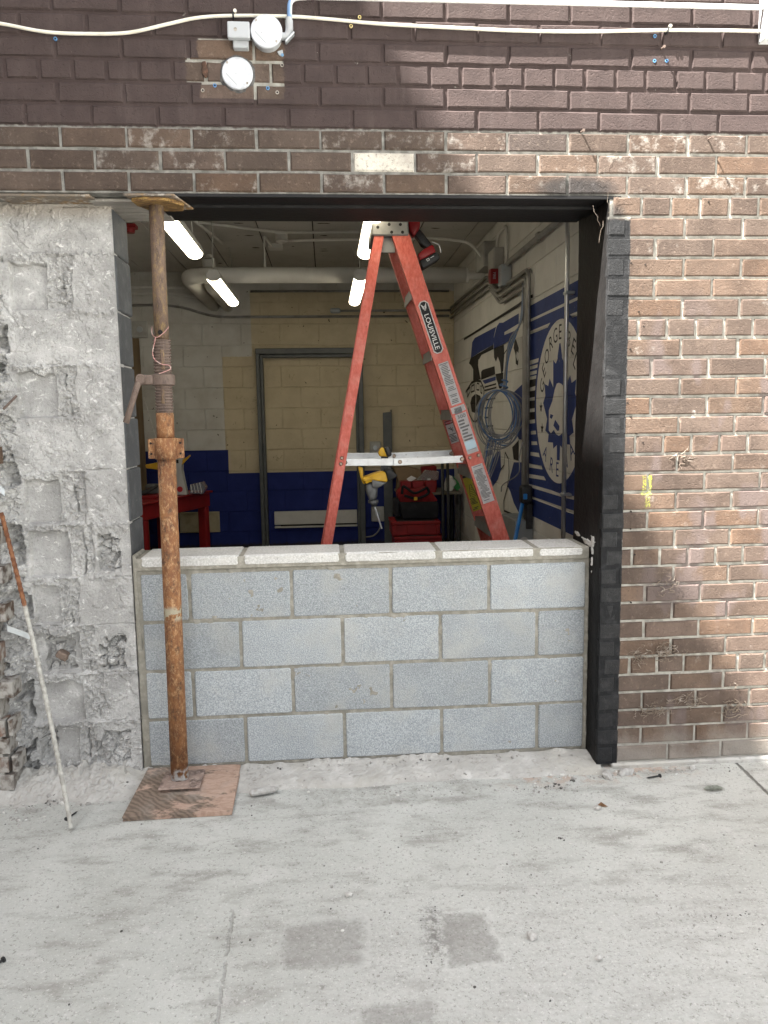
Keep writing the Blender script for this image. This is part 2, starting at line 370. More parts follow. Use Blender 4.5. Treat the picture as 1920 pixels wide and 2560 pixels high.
def make_ground():
    g = G('concrete_ground', 0.93, spec=0.2); x, y, z = g.xyz()
    n1 = g.math('SUBTRACT', g.noise(7, 4), 0.5); n2 = g.math('SUBTRACT', g.noise(45, 3, 0.6), 0.5)
    c = g.mix(g.ss(g.noise(1.7, 6, 0.6), 0.3, 0.72), (0.415, 0.422, 0.395), (0.51, 0.516, 0.486))
    c = g.mix(g.mul(g.ss(g.noise(5, 5, 0.65, v=g.vec((1, 2.6, 1), (2, 5, 0))), 0.47, 0.70), 0.75), c, (0.275, 0.268, 0.245))
    c = g.mix(g.mul(g.ss(g.noise(9, 6, 0.7, v=g.vec((1, 1, 1), (7, 1, 0))), 0.55, 0.7), 0.5), c, (0.55, 0.545, 0.525))
    # worn, pebbly patch nearer the camera
    worn = g.mul(g.ss(g.add(x, g.mul(n1, 0.6)), 0.25, 0.75), g.inv(g.ss(g.add(y, g.mul(n1, 0.7)), -1.0, -0.5)))
    peb = g.ss(g.noise(75, 4, 0.75), 0.48, 0.62)
    c = g.mix(g.mul(worn, 0.45), c, g.mix(peb, (0.47, 0.468, 0.45), (0.36, 0.355, 0.335)))
    c = g.mix(g.mul(g.ss(g.noise(95, 4, 0.75), 0.55, 0.66), 0.7), c, (0.20, 0.195, 0.175)); c = g.mix(g.mul(g.ss(g.noise(110, 3, 0.7, v=g.vec((1, 1, 1), (5, 9, 0))), 0.57, 0.68), 0.7), c, (0.62, 0.615, 0.59))
    # two damp rectangles where blocks were cut, and their pale rims
    xs = g.add(x, g.add(g.mul(n1, 0.06), g.mul(n2, 0.045))); ys = g.add(y, g.add(g.mul(n1, 0.05), g.mul(n2, 0.04)))
    def rect(x0, x1, y0, y1, s): return g.mul(g.band(xs, x0, x1, s), g.band(ys, y0, y1, s))
    st = g.mx(g.mx(rect(0.415, 0.63, -1.04, -0.855, 0.022), rect(0.865, 1.0, -1.065, -0.852, 0.014)), rect(0.625, 0.797, -1.35, -1.178, 0.014))
    rim = g.mul(g.mx(rect(0.85, 1.015, -1.08, -0.837, 0.008), rect(0.405, 0.645, -1.05, -0.84, 0.01)), g.inv(st))
    c = g.mix(g.mul(rim, 0.35), c, (0.60, 0.60, 0.58))
    c = g.mix(g.mul(st, g.ss(g.noise(60, 4, 0.7), 0.25, 0.6, 0.22, 0.55)), c, (0.21, 0.20, 0.185))
    dk = g.mul(rect(0.81, 0.87, -1.03, -0.82, 0.03), g.ss(g.noise(40, 4, 0.7), 0.4, 0.6))
    c = g.mix(g.mul(dk, 0.75), c, (0.13, 0.125, 0.115))
    # dark grime line along the threshold and the hairline joint
    gr = g.mul(g.mul(g.band(ys, -0.20, -0.06, 0.03), g.band(xs, 0.42, 1.15, 0.08)), g.ss(g.noise(14, 5, 0.7), 0.40, 0.66))
    c = g.mix(g.mul(gr, 0.5), c, (0.19, 0.18, 0.155))
    jx = g.math('ABSOLUTE', g.math('SUBTRACT', g.add(x, g.mul(g.add(y, 1.25), 0.03)), g.add(0.268, g.mul(n2, 0.02))))
    jl = g.mul(g.inv(g.ss(jx, 0.002, 0.006)), g.mul(g.inv(g.ss(y, -0.80, -0.72)), g.ss(g.noise(30, 3), 0.35, 0.5)))
    c = g.mix(g.mul(jl, 0.3), c, (0.19, 0.185, 0.17))
    jr = g.math('ABSOLUTE', g.math('SUBTRACT', g.add(x, g.mul(y, -0.066)), g.add(2.235, g.mul(n2, 0.01))))
    jrm = g.mul(g.inv(g.ss(jr, 0.003, 0.009)), g.ss(y, -0.5, -0.35))
    c = g.mix(g.mul(jrm, 0.8), c, (0.10, 0.095, 0.085))
    warm = g.mul(g.ss(x, 1.2, 2.2), 0.12); c = g.mix(warm, c, g.mix(1.0, c, (1.06, 1.0, 0.93), 'MULTIPLY'))
    c = g.mix(g.mul(g.band(xs, 1.25, 2.0, 0.1), g.mul(g.ss(ys, -0.16, -0.06), g.mul(g.ss(g.noise(18, 4, 0.7), 0.45, 0.6), 0.6))), c, (0.40, 0.28, 0.21))
    g.color(c)
    h = g.add(g.mul(g.noise(80, 5, 0.75), 1.3), g.add(g.mul(g.noise(220, 3, 0.7), 0.5), g.mul(jl, -1.2)))
    h = g.add(h, g.mul(jrm, -2.0))
    g.bump(h, 0.004, 0.9)
    return g.m
MAT_GROUND = make_ground()
MAT_STONE = M('broken_concrete', (0.37, 0.36, 0.335), 0.95, layers=[(40, (0.50, 0.49, 0.47), 0.4, 0.65), (90, (0.2, 0.19, 0.175), 0.62, 0.75)], bump=(110, 0.003), vary=0.15)
MAT_GRIT = M('grit', (0.30, 0.29, 0.27), 0.95, layers=[(14, (0.55, 0.54, 0.51), 0.5, 0.6), (17, (0.09, 0.085, 0.08), 0.55, 0.6)])

# ================================================================== GROUND
bm = NB()
v = [bm.verts.new(p) for p in ((-150, -200, GROUND_Z), (150, -200, GROUND_Z), (150, 0.13, GROUND_Z), (-150, 0.13, GROUND_Z))]; bm.faces.new(v)
kind(obj('ground', bm, MAT_GROUND), 'structure')
# threshold: a rough low concrete ramp along the foot of the opening
xs = np.arange(-0.9, 1.66, 0.0085); ys = np.arange(-0.20, 0.128, 0.0065); XX, YY = np.meshgrid(xs, ys)
edge = 0.02 + 0.05*fbm(XX, YY*0.3, 3.0, 3, 4)
hz = GROUND_Z - 0.004 + 0.032*sst(YY, -0.085+edge, 0.0+edge)*(0.6+0.4*sst(YY, 0.0, 0.11))
lft = sst(-XX, 0.22, 0.30)
cv, ce = cell(XX, YY, 34, 3)
cb, cbe = cell(XX, YY, 75, 8)
hz = hz + lft*(sst(YY, -0.12, 0.08)*0.026 + 0.03*sst(YY, -0.02, 0.1)*cv*sst(ce, 0, .2) + 0.012*(cb-.35)*sst(cbe, 0, .15)*sst(YY, -0.13, -0.02)*sst(fbm(XX, YY, 9, 3, 6), -0.1, 0.15) + 0.008*fbm(XX, YY, 22, 4, 9)*sst(YY, -0.13, -0.05))
hz = hz + 0.0035*fbm(XX, YY, 18, 4, 2)*sst(YY, -0.15, -0.02) + (1-lft)*0.004*fbm(XX, YY, 60, 3, 5)*sst(YY, -0.06, 0.0)*(1-sst(YY, .05, .1))
hz = hz + (1-lft)*0.012*sst(YY, 0.09, 0.122)*(0.3+cb)*sst(fbm(XX, YY*0, 7, 3, 44), -0.25, 0.2)
hz = np.where(YY < -0.17, GROUND_Z - 0.006, hz)
MAT_THRESH = M('threshold_concrete', (0.38, 0.37, 0.345), 0.95, layers=[(9, (0.49, 0.48, 0.455), 0.42, 0.7), (30, (0.27, 0.26, 0.235), 0.56, 0.74), (4, (0.40, 0.385, 0.345), 0.5, 0.7)], bump=(90, 0.004))
kind(grid_mesh('concrete_threshold', np.stack([XX, YY, hz], -1), MAT_THRESH, None, smooth=False), 'structure')

# ================================================================== BRICK WALL
def brick_mesh(name, wd, ht, d, seed):
    r = random.Random(seed); bm = NB(); rings = []
    def ring(ins, y, j):
        a, b = wd/2-ins, ht/2-ins; out = []
        for px, pz in ((-a,-b),(-a/3,-b),(a/3,-b),(a,-b),(a,b),(a/3,b),(-a/3,b),(-a,b)):
            out.append(bm.verts.new((px + r.uniform(-j, j), y + r.uniform(-j, j)*0.3, pz + r.uniform(-j, j))))
        return out
    A, B, C = ring(0, d, 0), ring(0, 0.0055, 0.0012), ring(0.0045, 0, 0.0014)
    for p, q in ((A, B), (B, C)):
        for i in range(8): bm.faces.new((p[i], p[(i+1) % 8], q[(i+1) % 8], q[i]))
    bm.faces.new(C); bm.faces.new(A[::-1]); bmesh.ops.recalc_face_normals(bm, faces=bm.faces)
    me = bpy.data.meshes.new(name); bm.to_mesh(me); bm.free(); setmat(me, MAT_BRICK); return me
JOINT = 0.0105
STRETCH = [brick_mesh('brick', PITCH_X-JOINT, PITCH_Z-JOINT, 0.09, i) for i in range(6)]
HEAD = [brick_mesh('brick', PITCH_X/2-JOINT, PITCH_Z-JOINT, 0.09, 20+i) for i in range(4)]
wall = thing('brick_wall', 'brown brick facade around the opening, mauve painted above and bare on the right', 'wall', (0.7, 0, GROUND_Z))
# solid core behind the bricks, its face is the mortar of the joints
def core(x0, x1, z0, z1, y0=0.0062):
    return obj('mortar', box(NB(), x0, x1, y0, BACK, z0, z1), MAT_MORTAR, wall)
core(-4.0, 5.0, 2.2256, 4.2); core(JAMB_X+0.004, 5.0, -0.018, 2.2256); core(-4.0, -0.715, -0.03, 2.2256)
rb = random.Random(11)
TONES = [(0.205, 0.142, 0.108), (0.225, 0.155, 0.115), (0.185, 0.135, 0.108), (0.245, 0.165, 0.118), (0.20, 0.148, 0.12), (0.215, 0.155, 0.126), (0.175, 0.125, 0.10), (0.235, 0.148, 0.10)]
def tone(c, x):
    t = rb.choice(TONES); f = rb.uniform(0.86, 1.12); eff = rb.choice([0, 0.05, 0.15, 0.3])
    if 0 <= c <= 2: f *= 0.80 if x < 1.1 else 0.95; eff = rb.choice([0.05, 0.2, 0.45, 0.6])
    if c == 1 and 0.72 < x < 0.96: return (0.60, 0.57, 0.50, 0.3)           # the whitewashed brick
    if c == 0 and 1.24 < x < 1.48: return (0.055, 0.042, 0.038, 0.0)         # the burnt one
    f *= 0.42; t = (t[0], t[1]*0.98, t[2]*0.98)
    return (t[0]*f, t[1]*f, t[2]*f, eff)
extra = NB(); nbr = 0
def lay(c):
    """yield (x0, x1) of the bricks of course c"""
    if (c + 3) % 6 == 0: p, o = PITCH_X/2, BX0 + 0.0575
    else: p, o = PITCH_X, BX0 + (PITCH_X/2 if c % 2 == 0 else 0)
    i = math.floor((-1.9 - o)/p)
    while o + i*p < 3.3:
        yield o + i*p, o + (i+1)*p; i += 1
def put_brick(x0, x1, c, frontjit=None):
    global nbr
    zc = BZ0 - (c + 0.5)*PITCH_Z; xc = (x0+x1)/2; wd = x1 - x0
    jy = rb.uniform(-0.0016, 0.0012) if frontjit is None else frontjit
    inview = -0.80 < xc < 2.48 and zc < 2.99
    if inview:
        if abs(wd - PITCH_X) < 1e-4: me = rb.choice(STRETCH)
        elif abs(wd - PITCH_X/2) < 1e-4: me = rb.choice(HEAD)
        else: me = brick_mesh('brick', wd - JOINT, PITCH_Z - JOINT, 0.09, nbr)
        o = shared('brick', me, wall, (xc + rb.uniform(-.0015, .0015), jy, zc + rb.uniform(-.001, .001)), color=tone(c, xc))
        o.rotation_euler = (rb.uniform(-.006, .006), rb.uniform(-.004, .004), rb.uniform(-.004, .004)); nbr += 1
    else:
        box(extra, x0 + JOINT/2, x1 - JOINT/2, jy, 0.06, zc - PITCH_Z/2 + JOINT/2, zc + PITCH_Z/2 - JOINT/2)
for c in range(-11, 33):
    for x0, x1 in lay(c):
        if c < 3: put_brick(x0, x1, c)
        elif x1 > JAMB_X + 0.03:
            put_brick(max(x0, JAMB_X - JOINT/2 + 0.0005), x1, c)
# toothed, broken brick ends left of the stripped pillar
for c in range(3, 33):
    zc = BZ0 - (c+0.5)*PITCH_Z
    for x0, x1 in lay(c):
        end = -0.705 + (0.035 if c % 2 else -0.01) + rb.uniform(-0.02, 0.02) + (0.03 if c > 29 else 0)
        if x0 < end - 0.02: put_brick(x0, min(x1, end), c, rb.uniform(-0.004, 0.006))
o = kind(obj('brick', extra, MAT_BRICK, wall), 'stuff'); o.color = (0.2, 0.13, 0.1, 0.1)
obj('jamb_mortar', box(NB(), JAMB_X+0.0005, 1.7285, 0.0007, 0.02, -0.018, 2.15), MAT_MORTAR, wall)
# black coated lining of the right jamb, concrete foot under the right-hand bricks
xs = np.arange(0.0, 0.338, 0.0095); zs = np.arange(-0.03, LINTEL_Z-0.001, 0.018); YY, ZZ = np.meshgrid(xs, zs)
PX = JAMB_X + 0.0015 - 0.004*sst(YY, 0.0, 0.03) - 0.004*fbm(YY, ZZ, 7, 3, 3)*sst(YY, 0.005, .05) - 0.003*fbm(YY, ZZ, 40, 2, 8)*(1-sst(YY, 0.0, 0.05))
grid_mesh('jamb_lining', np.stack([PX, YY + 0.004, ZZ], -1), MAT_BLACKLIN, wall)
MAT_HOLE = M('hole_dark', (0.02, 0.015, 0.012), 0.95, bump=(60, .001))
for x, z in ((1.79, 1.975), (1.735, 1.98), (1.77, 1.80), (1.79, 1.745), (1.74, 1.66), (1.735, 1.455), (1.75, 1.40), (1.775, 1.335), (1.80, 1.30), (1.76, 1.03), (1.76, 0.96), (1.78, 0.855), (1.77, 0.66), (2.03, 2.205)):
    obj('drill_hole', lathe(NB(), [(0.0034, -0.0022), (0.0034, 0.003)], (x, 0, z), 'y', 8), MAT_HOLE, wall)
obj('footing', bbox(JAMB_X+0.06, 5.0, -0.012, 0.2, -0.09, -0.0165, 0.006), MAT_THRESH, wall)
# ================================================================== STRIPPED BLOCK PILLAR
pil = thing('block_pillar', 'stripped pale grey concrete block pillar with chipped mortar left of the opening', 'pillar', (-0.45, 0.2, GROUND_Z))
ZJ = [2.208, 2.040, 1.829, 1.628, 1.426, 1.227, 1.016, 0.804, 0.612, 0.412, 0.212, -0.03]
SPLIT = {1: (-0.464, -0.375), 3: (-0.455, -0.376), 5: (-0.475, -0.38), 6: (-0.45, -0.36), 7: (-0.50, -0.43), 8: (-0.43, -0.37), 9: (-0.43, -0.345), 10: (-0.46, -0.40)}
LEFTX = -0.62
def pillar_h(x, z):
    """outward relief of the pillar face (m): flat block faces, crumbly mortar between them"""
    f2 = fbm(x, z, 26, 4, 2); f3 = fbm(x, z, 90, 3, 3)
    cv, ce = cell(x, z, 62, 6); cv2, ce2 = cell(x, z, 24, 16); cv3, ce3 = cell(x, z, 110, 26)
    crumb = 0.010*(cv-0.5)*sst(ce, 0, .12) + 0.006*(cv3-.5) + 0.008*f2 + 0.004*f3
    h = 0.0007*f2 + 0.0009*f3
    # thin skin of dragged mortar with a torn edge
    diag = fbm(x*0.55+z*0.9, z*0.5-x*0.9, 8, 5, 31); skin = sst(diag, 0.10, 0.115)
    h = h + 0.0035*skin*(1+0.8*f2) + 0.003*sst(fbm(x, z, 16, 4, 33), 0.27, 0.29)*(1+f3)
    # scattered scratches and plucked pits
    h = h - 0.0028*sst(fbm(x*0.8+z*0.6, (z*0.8-x*0.6)*0.25, 38, 2, 35), 0.42, 0.5) - 0.003*sst(fbm(x, z, 30, 4, 55), 0.40, 0.44)
    for i, zz in enumerate(ZJ):
        d = z - zz + 0.007*fbm(x, z*0+zz, 11, 4, 40+i)
        rag = sst(fbm(x, z*0+zz, 7, 3, 60+i), -0.05, 0.12)
        h = h - 0.007*np.exp(-(d/0.0028)**2)*sst(fbm(x, z*0+zz, 6, 2, 80+i), 0.0, 0.2)
        bandm = np.exp(-((d+0.004)/0.012)**2)*rag
        h = h + bandm*(0.005 + 0.8*crumb)
    for i, (a, b) in SPLIT.items():
        zt, zb = ZJ[i], ZJ[i+1]
        aw = a + 0.014*fbm(x*0+i, z, 10, 4, 7); bw = b + 0.020*fbm(x*0+i, z, 9, 4, 8); tw = zt-0.030-0.022*fbm(x, z*0+i, 14, 4, 9)
        inz = sst(z, zb+0.004, zb+0.010)*(1-sst(z, tw-0.004, tw))
        rec = sst(x, LEFTX+0.016+0.010*f2, LEFTX+0.024+0.010*f2)*(1-sst(x, aw-0.006, aw))*inz
        h = h*(1-0.8*rec) - 0.022*rec
        above = sst(x, LEFTX, LEFTX+0.02)*(1-sst(x, bw, bw+0.02))*sst(z, tw, tw+0.004)*(1-sst(z, zt-0.002, zt+0.004))
        h = h + above*(0.004 + crumb)
        mid = sst(x, aw-0.002, aw+0.006)*(1-sst(x, bw-0.006, bw))*sst(z, zb, zb+0.012)*(1-sst(z, zt-0.012, zt))
        h = h*(1-mid) + mid*(-0.006 + 1.1*crumb + 0.006*(cv2-.5)*sst(ce2, 0, .2))
        crk = np.exp(-((x-aw-0.55*(bw-aw)+0.012*fbm(x*0, z, 14, 3, 90+i))/0.0032)**2)*sst(fbm(x*0, z, 9, 2, 95+i), -0.08, 0.05)*inz
        h = h - 0.018*crk
    def pocket(x0, x1, z0, z1, d):
        m = sst(x+0.014*f2, x0, x0+0.006)*(1-sst(x+0.014*f2, x1-0.006, x1))*sst(z+0.02*f2, z0, z0+0.008)*(1-sst(z+0.02*f2, z1-0.008, z1))
        return m*(-d + d*1.05*cv2*sst(ce2, 0.01, .10) + 1.2*crumb)
    h = h + pocket(-0.345, -0.257, 0.82, 0.975, 0.036) + pocket(-0.575, -0.455, 0.425, 0.575, 0.042) + pocket(-0.36, -0.257, 0.415, 0.56, 0.042)
    h = h + pocket(-0.40, -0.257, 0.03, 0.165, 0.028) + pocket(-0.62, -0.55, 0.05, 0.2, 0.03)
    h = h + 0.010*sst(-z, -0.10, 0.0)*(0.4+cv)
    # ragged mortar and rubble towards the broken brick edge
    e = LEFTX + 0.035*fbm(x*0.3, z, 7, 4, 12) + 0.012*f2
    r = sst(e - x, -0.004, 0.014)
    h = h + r*(0.006 + 0.042*sst(e-x, 0.02, 0.12) + 0.030*(cv2-.45)*sst(ce2, 0, .12) + 1.3*crumb)
    h = h - 0.05*r*sst(fbm(x, z, 11, 3, 77), 0.18, 0.22)
    return h
STEP = 0.0036
def pil_chunk(name, x0, x1, z0, z1):
    nx = max(2, int((x1-x0)/STEP)+1); nz = max(2, int((z1-z0)/STEP)+1)
    X, Z = np.meshgrid(np.linspace(x0, x1, nx), np.linspace(z0, z1, nz))
    Y = FRONT - pillar_h(X, Z)
    return grid_mesh(name, np.stack([X, Y, Z], -1), MAT_OLDBLOCK, pil, skirt=(0, 0.06, 0), smooth=False)
for i in range(len(ZJ)-1):
    zt, zb = ZJ[i], ZJ[i+1]
    cuts = [LEFTX-0.005] + ([SPLIT[i][0], SPLIT[i][1]] if i in SPLIT else []) + [-0.2535, -0.2165]
    for j, (a, b) in enumerate(zip(cuts, cuts[1:])):
        pil_chunk('mortar_strip' if (i in SPLIT and j == 1) else 'block', a, b, zb, zt)
    pil_chunk('broken_mortar', -0.78, LEFTX-0.005, zb, zt)
pil_chunk('mortar_bed', -0.78, -0.2165, 2.208, 2.224)
# the dark painted side of the pillar inside the opening, block by block
for i in range(len(ZJ)-1):
    zt, zb = ZJ[i], ZJ[i+1]
    j = 0.006*math.sin(i*2.3)
    if i == 8: zb = 0.60
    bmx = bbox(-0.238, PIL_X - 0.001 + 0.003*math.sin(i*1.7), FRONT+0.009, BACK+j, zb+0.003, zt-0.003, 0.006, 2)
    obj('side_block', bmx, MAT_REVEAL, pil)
obj('pillar_core', box(NB(), -0.80, -0.222, FRONT+0.055, BACK-0.012, -0.03, 2.2245), MAT_OLDBLOCK, pil)

# brick sliver lodged in a broken core
tag(obj('brick_fragment', bev(prism(NB(), [(-0.535, 0.487), (-0.495, 0.462), (-0.487, 0.49), (-0.522, 0.51)], 'y', FRONT-0.006, FRONT+0.04), 0.004), MAT_BRICK, loc=(-0.51, FRONT, 0.48)), 'brown brick fragment lodged in a broken pillar block', 'brick fragment').color = (0.2, 0.15, 0.12, 0.2)

# ================================================================== NEW LOW BLOCK WALL
inf = thing('infill_wall', 'new low grey concrete block wall with pale coping filling the opening', 'wall', (0.72, 0.22, -0.01))
MAT_BLOCK_JIT = random.Random(3)
def block_mesh(x0, x1, z0, z1, seed, y=FRONT, d=0.19, ch=0.004):
    r = random.Random(seed); bm = NB(); a, b = (x1-x0)/2, (z1-z0)/2
    def ring(ins, yy, j, n=6):
        pts = []
        def P(px, pz, corner=False): pts.append(bm.verts.new((px + r.uniform(-j, j), yy, pz + r.uniform(-j, j))))
        A, B = a-ins, b-ins
        cr = min(0.008, A*0.3)
        for k in range(n): P(-A+cr + (2*A-2*cr)*k/(n-1), -B)
        P(A-cr*0.25, -B+cr*0.25)
        for k in range(3): P(A, -B+cr + (2*B-2*cr)*k/2)
        P(A-cr*0.25, B-cr*0.25)
        for k in range(n): P(A-cr - (2*A-2*cr)*k/(n-1), B)
        P(-A+cr*0.25, B-cr*0.25)
        for k in range(3): P(-A, B-cr - (2*B-2*cr)*k/2)
        P(-A+cr*0.25, -B+cr*0.25)
        return pts
    R = [ring(0, d, 0), ring(0, ch, 0.0009), ring(ch*0.9, 0, 0.0011)]; n = len(R[0])
    for p, q in zip(R, R[1:]):
        for i in range(n): bm.faces.new((p[i], p[(i+1) % n], q[(i+1) % n], q[i]))
    bm.faces.new(R[2]); bm.faces.new(R[0][::-1])
    bmesh.ops.translate(bm, verts=bm.verts, vec=((x0+x1)/2, y, (z0+z1)/2))
    return bm
rj = random.Random(5)
ML, MR, JJ = -0.1845, 1.6235, 0.0062
joint_cells = []
for c in range(4):
    js = [ML - JJ] + [0.2032*(0 if c in (1, 3) else 1) + 0.4064*i + rj.uniform(-.004, .004) for i in range(5) if 0.2032*(0 if c in (1, 3) else 1) + 0.4064*i < 1.6] + [MR + JJ]
    z0 = 0.2032*c; z1 = z0 + 0.2032
    for a, b in zip(js, js[1:]):
        obj('block', block_mesh(a+JJ+rj.uniform(0, .001), b-JJ, z0+JJ+rj.uniform(-.001, .001), z1-JJ+rj.uniform(-.0015, .001), nbr + c*10 + int(a*9), FRONT + rj.uniform(-.0015, .0015)), MAT_BLOCK, inf)
# mortar: slightly recessed, tooled face with an uneven surface
xs = np.linspace(PIL_X+0.0005, JAMB_X-0.003, 330); zs = np.linspace(-0.018, 0.8215, 150); XX, ZZ = np.meshgrid(xs, zs)
YY = FRONT + 0.0060 + 0.004*fbm(XX, ZZ, 40, 4, 21) - 0.0035*sst(fbm(XX, ZZ, 17, 3, 23), 0.2, 0.4) - 0.006*sst(np.abs(XX-0.72), 0.905, 0.93)
grid_mesh('mortar', np.stack([XX, YY, ZZ], -1), MAT_NEWMORTAR, inf, skirt=(0, 0.16, 0))
cj = [ML-0.004, 0.214, 0.617, 1.010, 1.415, MR-0.002]
obj('coping_mortar', bbox(PIL_X+0.002, JAMB_X-0.006, FRONT-0.0035, BACK-0.013, 0.8216, 0.8715, 0.003), MAT_NEWMORTAR, inf)
for i, (a, b) in enumerate(zip(cj, cj[1:])):
    bm = block_mesh(a+0.008, b-0.008, 0.8315, 0.8765 - 0.004*i/4, 300+i, FRONT-0.006, 0.205, 0.009)
    obj('coping_slab', bm, MAT_COPING, inf)
obj('mortar_fillet', bev(prism(NB(), [(PIL_X+0.001, 0.5), (PIL_X+0.020, 0.5), (PIL_X+0.014, 0.878), (PIL_X+0.001, 0.888)], 'y', FRONT-0.004, BACK-0.05), 0.003), MAT_NEWMORTAR, inf)
# smear of pale mortar where the coping meets the black jamb
xs = np.linspace(0.06, 0.33, 60); zs = np.linspace(0.70, 0.92, 60); YY, ZZ = np.meshgrid(xs, zs)
fld = 0.010 + 0.016*fbm(YY, ZZ, 22, 4, 5) - np.abs(ZZ-0.885+0.25*(YY-0.12)*(YY < 0.12)-0.10*(YY-0.12)*(YY > 0.12))*0.8
fld = np.maximum(fld, 0.010 + 0.02*fbm(YY, ZZ, 30, 3, 15) - np.abs(YY-0.093-0.05*(0.88-ZZ))*0.9 - 0.25*np.maximum(0, 0.79-ZZ))
msk = sst(fld, 0.0, 0.004)
grid_mesh('mortar_smear', np.stack([JAMB_X + 0.004 - msk*(0.0105 + 0.0035*fbm(YY, ZZ, 60, 3, 7)), YY, ZZ], -1), MAT_COPING, inf, smooth=False)

# ================================================================== LINTEL
lin = thing('steel_lintel', 'black painted steel lintel spanning the top of the opening', 'lintel', (0.7, 0.15, LINTEL_Z))
obj('front_angle', bbox(-0.03, JAMB_X+0.05, 0.004, 0.105, LINTEL_Z-0.009, LINTEL_Z+0.003, 0.002), MAT_LINTEL, lin)
obj('beam_flange', bbox(-0.03, JAMB_X-0.002, 0.112, 0.235, LINTEL_Z-0.018, LINTEL_Z+0.002, 0.003), MAT_LINTEL, lin)
obj('rear_angle', bbox(-0.03, JAMB_X-0.002, 0.242, 0.362, LINTEL_Z-0.006, LINTEL_Z+0.004, 0.002), MAT_LINTEL, lin)
obj('beam_web', bbox(-0.22, JAMB_X+0.05, 0.10, 0.355, LINTEL_Z+0.0035, LINTEL_Z+0.03, 0.002), MAT_LINTEL, lin)
MAT_GREYBOARD = M('weathered_board', (0.30, 0.28, 0.25), 0.85, layers=[(8, (0.20, 0.185, 0.165), 0.4, 0.7), (60, (0.38, 0.36, 0.33), 0.55, 0.7)], bump=(60, 0.002), stretch=(1, 8, 1))
for k, (y0, y1, x1) in enumerate(((0.06, 0.135, -0.02), (0.139, 0.225, 0.0), (0.229, 0.35, 0.01))):
    obj('packing_board', bbox(-0.275 + 0.015*k, x1-0.035, y0, y1, LINTEL_Z-0.012, LINTEL_Z-0.001, 0.002), MAT_GREYBOARD, lin)
MAT_RUSTPLATE = M('rusty_plate', (0.16, 0.135, 0.11), 0.85, layers=[(14, (0.24, 0.15, 0.07), 0.45, 0.65), (40, (0.36, 0.33, 0.29), 0.5, 0.7), (60, (0.05, 0.04, 0.035), 0.62, 0.7)], bump=(60, 0.003))
tag(obj('bearing_plate', bev(prism(NB(), [(-0.60, 0.012), (-0.262, 0.012), (-0.245, 0.115), (-0.57, 0.118)], 'z', LINTEL_Z-0.008, LINTEL_Z+0.002), 0.002), MAT_RUSTPLATE, loc=(-0.42, 0.06, LINTEL_Z)), 'rusty steel bearing plate under the bricks above the stripped pillar', 'steel plate')
# ================================================================== UNSEEN WING (added to cast the shade over the left and the yard)
nb = thing('unseen_shade_wing', 'unseen tall brick wing added beyond the left end of the facade to shade it', 'building', (-7.0, -6, GROUND_Z))
NBX = -5.2; NBH = 2.633 + (0.912 - NBX)/0.568
MAT_FARBRICK = M('far_brick', (0.21, 0.14, 0.105), 0.9, layers=[(5, (0.16, 0.11, 0.085), 0.4, 0.7)], bump=(30, 0.004))
MAT_FARGLASS = M('far_window_glass', (0.03, 0.035, 0.04), 0.12, spec=0.6)
MAT_FARSTONE = M('far_stone', (0.42, 0.41, 0.38), 0.9, layers=[(6, (0.33, 0.32, 0.3), 0.4, 0.7)])
obj('wall', box(NB(), NBX-5, NBX, -16, -0.01, GROUND_Z, NBH-0.3), MAT_FARBRICK, nb)
obj('parapet', bbox(NBX-5.1, NBX, -16.1, -0.012, NBH-0.299, NBH, 0.01), MAT_FARSTONE, nb)
for fl in range(4):
    for k in range(4):
        y = -3.5 - k*3.6; z = 1.0 + fl*2.9
        f = obj('window', bbox(NBX-0.02, NBX+0.05, y-0.65, y+0.65, z, z+1.5, 0.01), MAT_FARSTONE, nb)
        obj('pane', bbox(NBX+0.046, NBX+0.056, y-0.58, y+0.58, z+0.07, z+1.43, 0.002), MAT_FARGLASS, f)

# ================================================================== SHORING PROP
def make_rust(name, a, b, c, pale, orange=0.5, st=(1, 1, 0.35)):
    g = G(name, 0.75, 0.15, 0.3)
    n = g.noise(22, 6, 0.75, v=g.vec(st)); col = g.mix(g.ss(n, 0.35, 0.65), a, b)
    col = g.mix(g.mul(g.ss(g.noise(30, 6, 0.8, v=g.vec(st, (3, 1, 2))), 0.50, 0.64), 0.85), col, c)
    col = g.mix(g.mul(g.ss(g.noise(75, 6, 0.85, v=g.vec(st, (1, 6, 4))), 0.48, 0.66), orange), col, pale)
    x, y, z = g.xyz(); zz = g.add(z, g.mul(g.noise(25, 4), 0.16))
    wp = g.mul(g.inv(g.ss(zz, 0.10, 0.14)), g.ss(g.noise(30, 3), 0.4, 0.5)); col = g.mix(wp, col, (0.62, 0.64, 0.65))
    col = g.mix(g.mul(g.band(z, 0.655, 0.705, 0.012), g.ss(g.noise(28, 3), 0.47, 0.52)), col, (0.33, 0.30, 0.22))
    g.color(col); g.bump(g.noise(70, 5, 0.7), 0.004); return g.m
MAT_RUST = make_rust('orange_rust', (0.155, 0.068, 0.034), (0.26, 0.12, 0.05), (0.06, 0.036, 0.027), (0.52, 0.34, 0.18), 0.7, (1, 1, 0.5))
MAT_RUST2 = make_rust('brown_steel', (0.115, 0.078, 0.058), (0.15, 0.105, 0.08), (0.07, 0.05, 0.042), (0.36, 0.25, 0.09), 0.6)
MAT_RUST3 = make_rust('grey_brown_iron', (0.12, 0.088, 0.072), (0.16, 0.12, 0.10), (0.075, 0.055, 0.048), (0.2, 0.15, 0.12), 0.5)
pr = thing('shoring_prop', 'rusty adjustable steel shoring post standing left of the ladder under the lintel', 'shoring post', (-0.043, 0.0, 0.006))
def PX(z): return (-0.0445 + (z-0.03)*0.0068, 0.0 + (z-0.03)*0.012, z)
